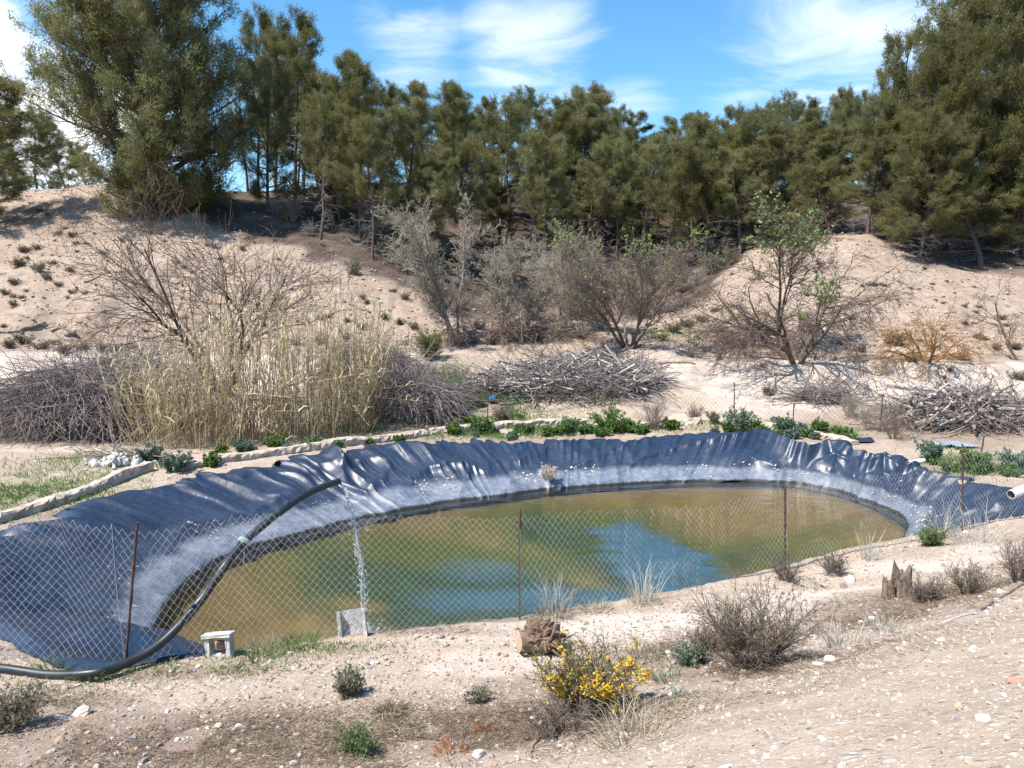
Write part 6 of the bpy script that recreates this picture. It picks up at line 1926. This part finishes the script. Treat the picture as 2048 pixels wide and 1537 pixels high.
# stones
def mat_stones():
    m, N = newmat('limestone')
    co = N.n('ShaderNodeTexCoord').outputs['Object']
    t = N.n('ShaderNodeAttribute', attribute_name='tint').outputs['Fac']
    rnd = N.n('ShaderNodeObjectInfo').outputs['Random']
    f = N.math('FRACT', N.math('ADD', t, N.math('MULTIPLY', rnd, .97)))
    c = N.ramp(f, [(0, (.25, .20, .165)), (.35, (.34, .285, .235)), (.6, (.40, .345, .295)), (.82, (.50, .46, .415)), (.87, (.36, .24, .15)), (.93, (.21, .20, .195)), (1, (.32, .27, .225))])
    n = N.noise(co, 14, 6, .65)
    c = N.mix(.6, c, N.ramp(n, [(.3, .62), (.65, 1.12)]), 'MULTIPLY')
    return finish(m, N, c, .9, N.noise(co, 40, 5, .7), .5, .006, .2)


M_stone = mat_stones()


def scatter_stones(n, xr, yr, smin, smax, seed, dens, name, power=2.6):
    r = np.random.default_rng(seed)
    x = r.uniform(*xr, n * 4); y = r.uniform(*yr, n * 4)
    th_, rd = thr_(x, y)
    ok = (rd > rad_at(RT, th_) + .05) & dens(x, y, r)
    x, y = x[ok][:n], y[ok][:n]
    n = len(x)
    temps = [stone_shape(0, r, r.uniform(.35, .75), 3) for _ in range(14)]
    s = smin * (smax / smin) ** (r.random(n) ** power)
    k = r.integers(0, 14, n)
    TV = np.array([t[0] for t in temps])[k]
    M_ = rotz(r.uniform(0, 6.283, n))
    V = np.einsum('nij,nvj->nvi', M_, TV * s[:, None, None])
    tl = r.normal(0, .18, (n, 2))
    V[..., 2] += V[..., 0] * tl[:, :1] + V[..., 1] * tl[:, 1:]
    z = hz(x, y)
    V += np.stack([x, y, z + s * .18], 1)[:, None, :]
    F = (temps[0][1][None] + (np.arange(n) * 12)[:, None, None]).reshape(-1, 3)
    mb = MB(); mb.add(V.reshape(-1, 3), T=F, tint=np.repeat(r.random(n), 12))
    o = obj(name, mb.mesh(name, M_stone, False), kind='stuff')
    return o


def infan(x, y):
    return np.abs(x) < .72 * y + 1.2


o = scatter_stones(22000, (-6, 9.5), (2.0, 9), .004, .026, 81, lambda x, y, r: infan(x, y), 'gravel'); o['label'] = 'fine gravel strewn over the foreground slope'
o = scatter_stones(5000, (-11, 14), (5, 13), .010, .045, 82, lambda x, y, r: infan(x, y) & (y < 13), 'gravel'); o['label'] = 'stony gravel along the near bank of the pond'
o = scatter_stones(9000, (-36, 36), (29.5, 54), .03, .13, 83, lambda x, y, r: infan(x, y) & ((y < np.interp(x, bx, by, left=70) + 1) | (r.random(len(x)) < .15)), 'gravel'); o['label'] = 'loose scree strewn over the bare hillsides'
o = scatter_stones(1600, (-14, 17), (14, 29.5), .012, .06, 84, lambda x, y, r: infan(x, y) & (y > 18), 'gravel'); o['label'] = 'scattered stones on the ground behind the pond'

rock_shapes = []
r = np.random.default_rng(15)
for k in range(9):
    V, F = stone_shape(2, r, r.uniform(.45, .7), 9)
    mb = MB(); mb.add(V, T=F, tint=.0)
    rock_shapes.append(mb.mesh('rock', M_stone, False))


def rock(px, py, wpx, label, group=None, k=None, flat=1.0):
    p = PG(px, py)
    s = wpx * p[1] / FPX * .5
    o = obj('rock', rock_shapes[int(r.integers(9)) if k is None else k], None, p + np.array([0, 0, s * .12]))
    o.scale = (s, s * r.uniform(.8, 1.2), s * flat * r.uniform(.8, 1.1)); o.rotation_euler = (r.normal(0, .15), r.normal(0, .15), r.uniform(0, 6.28))
    return tag(o, label, 'rock', group)


def mk_rockmat(name, a, b):
    return mat_rough(name, a, b, 9, .9, .5, .008)


def own(o, mat):
    o.data = o.data.copy(); o.data.materials.clear(); o.data.materials.append(mat); return o


rk = lambda nm, a: mk_rockmat(nm, tuple(.75 * x for x in a), tuple(min(1.15 * x, .85) for x in a))
own(rock(956, 1512, 36, 'white egg-shaped stone at the bottom of the photo'), rk('white_stone', (.62, .60, .55)))
own(rock(1242, 1465, 26, 'dark blue-grey stone below the yellow broom'), rk('dark_stone', (.16, .165, .19)))
own(rock(895, 1503, 24, 'golden brown stone left of the white egg-shaped stone'), rk('golden_stone', (.44, .30, .16)))
own(rock(1968, 1440, 46, 'big pale slab stone lying on the gravel slope at the right'), rk('pale_slab', (.66, .61, .54)))
own(rock(1648, 1480, 32, 'pale cubic stone with an orange side on the lower gravel slope'), rk('cream_stone', (.64, .56, .46)))
own(rock(2035, 1366, 46, 'reddish stone at the right edge of the gravel slope'), rk('red_stone', (.42, .24, .17)))
own(rock(1920, 1415, 26, 'ochre stone above the big pale slab'), rk('ochre_stone', (.52, .36, .20)))
own(rock(1432, 1096, 1, 'x'), M_stone) if False else None
own(rock(1935, 1068, 22, 'pale stone at the foot of the last rusty post'), rk('post_stone', (.66, .60, .52)))
own(rock(124, 1438, 34, 'grey tilted slab in the foreground at the left', flat=1.3), rk('grey_slab', (.36, .33, .31)))
own(rock(160, 1430, 44, 'pale broad stone beside the grey tilted slab'), rk('pale_broad', (.60, .52, .44)))
own(rock(332, 1395, 26, 'brown flat stone with a dark side on the stony ground', flat=1.2), rk('brown_stone', (.36, .26, .19)))
own(rock(440, 1454, 22, 'yellowish stone left of the rounded pale one'), rk('yellowish_stone', (.56, .45, .33)))
own(rock(480, 1456, 24, 'rounded pale stone right of the yellowish one'), rk('rounded_pale', (.62, .54, .46)))
own(rock(556, 1460, 22, 'bluish white stone below the small round shrub'), rk('bluish_stone', (.52, .52, .53)))
own(rock(468, 1506, 20, 'cream stone near the bottom left'), rk('cream_small', (.58, .49, .40)))
own(rock(265, 1478, 22, 'grey-blue stone in the brown litter at the left'), rk('greyblue_stone', (.34, .34, .36)))
own(rock(355, 1482, 18, 'pale yellow stone in the brown litter'), rk('paleyellow_stone', (.56, .47, .36)))
own(rock(325, 1318, 16, 'white stone on the liner edge left of the hollow block', flat=1.4), rk('linerstone', (.64, .60, .55)))
p = np.array(blk.location)
o = own(rock(436, 1310, 1, 'rough brown stone stuck inside the hollow concrete block'), rk('brown_fill_stone', (.36, .22, .16)))
o.location = Vector(p) + Vector((.02, .07, .125)); o.scale = (.125, .09, .15); o.rotation_euler = (.3, .2, 1)
own(rock(600, 1505, 1, 'x'), M_stone) if False else None
LBk = {0: 'whitish stone at the bank edge between the third post and the stump', }
for px, py, w in ((1640, 1160, 30), (1668, 1152, 40), (1700, 1162, 36), (1612, 1172, 30), (1655, 1176, 34), (1578, 1180, 26), (1688, 1176, 28), (1625, 1185, 20), (1545, 1178, 24), (1505, 1186, 20), (1420, 1192, 18)):
    rock(px, py, w, LBk[0], 'white stones along the bank edge')
for px, py, w in ((745, 1238 + 40, 20), (660, 1290, 24), (690, 1288, 20), (640, 1288, 14)):
    rock(px, py, w, 'tan stone at the foot of the white channel block', 'stones by the channel block')
for px, py, w, lab in ((1638, 1330, 30, 'white flat stone on the gravel slope edge'), (1660, 1322, 26, 'tan flat stone right beside the white flat one'), (1882, 1282, 28, 'white flat stone higher on the slope edge'), (1945, 1305, 22, 'white flat stone on the slope below the highest one'), (1744, 1240, 20, 'white round stone in the verge below the split stump'), (2000, 1188, 26, 'white stone on the verge at the right'), (1960, 1195, 14, 'small white stone left of the one on the verge')):
    own(rock(px, py, w, lab), rk('white_flat', (.66, .62, .56)))
# many more loose stones of no special look
zones = [((60, 1420, 1000, 1537), 70, (9, 20), 'pale loose stone in the stony brown litter of the foreground', 'stones in the foreground litter'),
         ((1300, 1400, 2040, 1530), 70, (9, 24), 'pale loose stone on the gravel slope at the bottom right', 'stones on the gravel slope'),
         ((380, 1320, 1000, 1410), 45, (8, 16), 'pinkish stone on the bare stony ground before the fence', 'stones before the fence'),
         ((1500, 1280, 2040, 1400), 30, (8, 18), 'light stone on the upper gravel slope', 'stones on the upper gravel slope')]
for (x0, y0, x1, y1), n, (w0, w1), lab, grp in zones:
    for _ in range(int(n * .6)):
        rock(r.uniform(x0, x1), r.uniform(y0, y1), w0 + (w1 - w0) * r.random() ** 2, lab, grp)

# ================================================================== GROUND COVER (uncountable)
def ground_blades(name, n, spots, h, w, mat, seed, label, droop=.8, flatdir=False):
    r = np.random.default_rng(seed)
    B = []
    wts = np.array([s[2] * s[3] * s[4] for s in spots]); wts = wts / wts.sum()
    for (px, py, rx, ry, _), c in zip(spots, r.multinomial(n, wts)):
        p = PG(px, py)
        x = p[0] + r.normal(0, .5, c) * rx; y = p[1] + r.normal(0, .5, c) * ry
        B.append(np.stack([x, y], 1))
    B = np.vstack(B)
    keep = (fbm(B[:, 0] * 1.6, B[:, 1] * 1.6, 3, seed) > -.18)
    th_, rd = thr_(B[:, 0], B[:, 1])
    keep &= rd > rad_at(RT, th_) + .02
    B = B[keep]; m = len(B)
    base = np.c_[B, hz(B[:, 0], B[:, 1]) + (.012 if flatdir else -.01)]
    if flatdir:
        az = r.uniform(0, 6.283, m)
        d = np.stack([np.cos(az), np.sin(az), r.normal(.12, .22, m)], 1)
    else:
        d = np.stack([r.normal(0, .45, m), r.normal(0, .45, m), np.ones(m)], 1)
    V, T = blades(base, d, h * r.uniform(.4, 1.3, m), w, droop * r.uniform(.3, 1.3, m), r)
    mb = MB(); mb.add(V, T, tint=np.repeat(np.clip(r.normal(.5, .27, m), 0, 1), 5))
    o = obj(name, mb.mesh(name, mat, False), kind='stuff'); o['label'] = label


ground_blades('grass', 46000, [(60, 975, 3, 1.4, 1), (200, 930, 2, 1.0, .7), (10, 1000, 2, 1, 1), (800, 860, 2.4, 1.1, 1.2), (960, 815, 1.8, 1.4, 4.5), (900, 780, 1.3, 1.5, 4.0), (850, 752, 1.0, 1.0, 2.5), (860, 850, 2.2, 1, 2.0), (1000, 850, 2.2, .8, 2), (905, 775, 1.2, 1.6, 1.8), (940, 866, 2.4, .5, 2.5), (1180, 862, 3.0, .5, 2.5), (1960, 930, 3, 1.2, 1.2), (2040, 930, 2, 1, 1), (1640, 866, 2.4, .6, 1), (1480, 858, 1.6, .5, 1), (1350, 665, 2.5, 1.8, .4), (1540, 860, 2, .6, .8)], .17, .0065, M_green, 91, 'patchy fresh grass round the pond')
ground_blades('grass', 3500, [(570, 1298, 1.5, .16, 1), (430, 1338, 1.2, .25, 1), (230, 1345, 1.2, .25, .8), (1380, 1310, 1.0, .5, .5), (1720, 1230, 1.2, .5, .35), (60, 1380, 1.0, .5, .5), (560, 1308, 1.2, .2, 1), (1650, 1170, 1.0, .3, .4), (1900, 1185, 1.2, .5, .4)], .085, .0045, M_green, 92, 'thin green grass on the near bank')
ground_blades('dry_litter', 36000, [(700, 1500, 1.7, .7, 1.2), (250, 1500, 2.0, .6, .9), (950, 1450, 1.0, .6, 1.2), (1130, 1450, .8, .6, 1.4), (560, 1450, 1.2, .5, .8), (1400, 1300, .9, .8, 1.1), (1560, 1335, 1.2, .5, 1), (1780, 1235, 1.4, .6, 1), (1900, 1185, 1.3, .5, 1), (1250, 1440, .6, .5, 1), (60, 1420, 1.1, .6, .9), (330, 1350, 1.4, .25, .5), (860, 1262, 1.2, .10, .6)], .075, .0022, M_brownscrub, 93, 'brown pine needles and dead grass strewn on the ground', .3, True)
ground_blades('dry_litter', 9000, [(1560, 1370, 1.5, .3, 1), (1400, 1420, .8, .5, 1), (1800, 1290, 1.6, .3, .8), (1100, 1500, .9, .5, 1), (800, 1470, 1.5, .6, 1), (1230, 1225, 1.6, .12, .6), (980, 880, 8, .5, .5), (150, 1040, 2, .4, .4)], .075, .0024, M_drygrass, 94, 'straw-coloured dead grass strewn on the ground', .4, True)
ground_blades('dry_litter', 4500, [(1190, 1214, 2.0, .10, 1), (860, 1256, 1.6, .10, 1), (1450, 1170, 1.2, .1, .8), (1720, 1110, 1.5, .2, .8), (1900, 1190, 1.5, .5, .7), (1540, 1290, 1.1, .6, .7), (300, 1330, 1.2, .1, .5), (1180, 860, 5, .3, .4), (1900, 900, 3, .8, .5)], .10, .0026, M_drygrass, 95, 'short dry grass along the bank edges', .8)

# dried flakes on the liner and the dead plant
def liner_point(thv, t):
    j = int((thv % (2 * np.pi)) / (2 * np.pi) * NTH) % NTH
    f = t * 39; i = int(np.clip(f, 0, 38)); w = f - i
    return np.array([LX[i, j] * (1 - w) + LX[i + 1, j] * w, LY[i, j] * (1 - w) + LY[i + 1, j] * w, LZ[i, j] * (1 - w) + LZ[i + 1, j] * w])


r = np.random.default_rng(17)
mb = MB()
V0, F0 = ico(0)
cl = r.uniform(.1, 3.7, 26)
for k in range(420):
    c = cl[r.integers(26)]
    p = liner_point(c + r.normal(0, .035), np.clip(r.normal(.80, .07), .5, .97))
    s = r.uniform(.006, .028) if r.random() < .75 else r.uniform(.02, .045)
    a = r.uniform(0, 3.14)
    V = V0 * [s, s * r.uniform(.3, .8), s * .22]
    V = V @ np.array([[math.cos(a), math.sin(a), 0], [-math.sin(a), math.cos(a), 0], [0, 0, 1]])
    nrm_out = nrm(np.array([PC[0] - p[0], PC[1] - p[1], 0]))
    V[:, 2] += V @ (-nrm_out) * .55
    mb.add(V + p + [0, 0, .012], T=F0, tint=.5)
o = obj('dried_flakes', mb.mesh('dried_flakes', mat_rough('dried_algae', (.36, .31, .27), (.55, .49, .44), 20, .95), False), kind='stuff'); o['label'] = 'whitish dried algae flakes stuck to the liner above the water'
th0 = math.atan2(*(PZ(1095, 975, ZW)[:2] - PC)[::-1])
p = liner_point(th0, .93)
put_parts('dead_plant', shrub_mesh(540, .42, .62, 16, 8, 6, mat_leaf('bleached_leaves', [(.50, .40, .33), (.66, .56, .48)], .2, .8, .05), .03, 2, M_bleach, .3, .8, .02, None, .7, .006), p, 'bleached dead plant caught on the liner at the far waterline', 'plant')
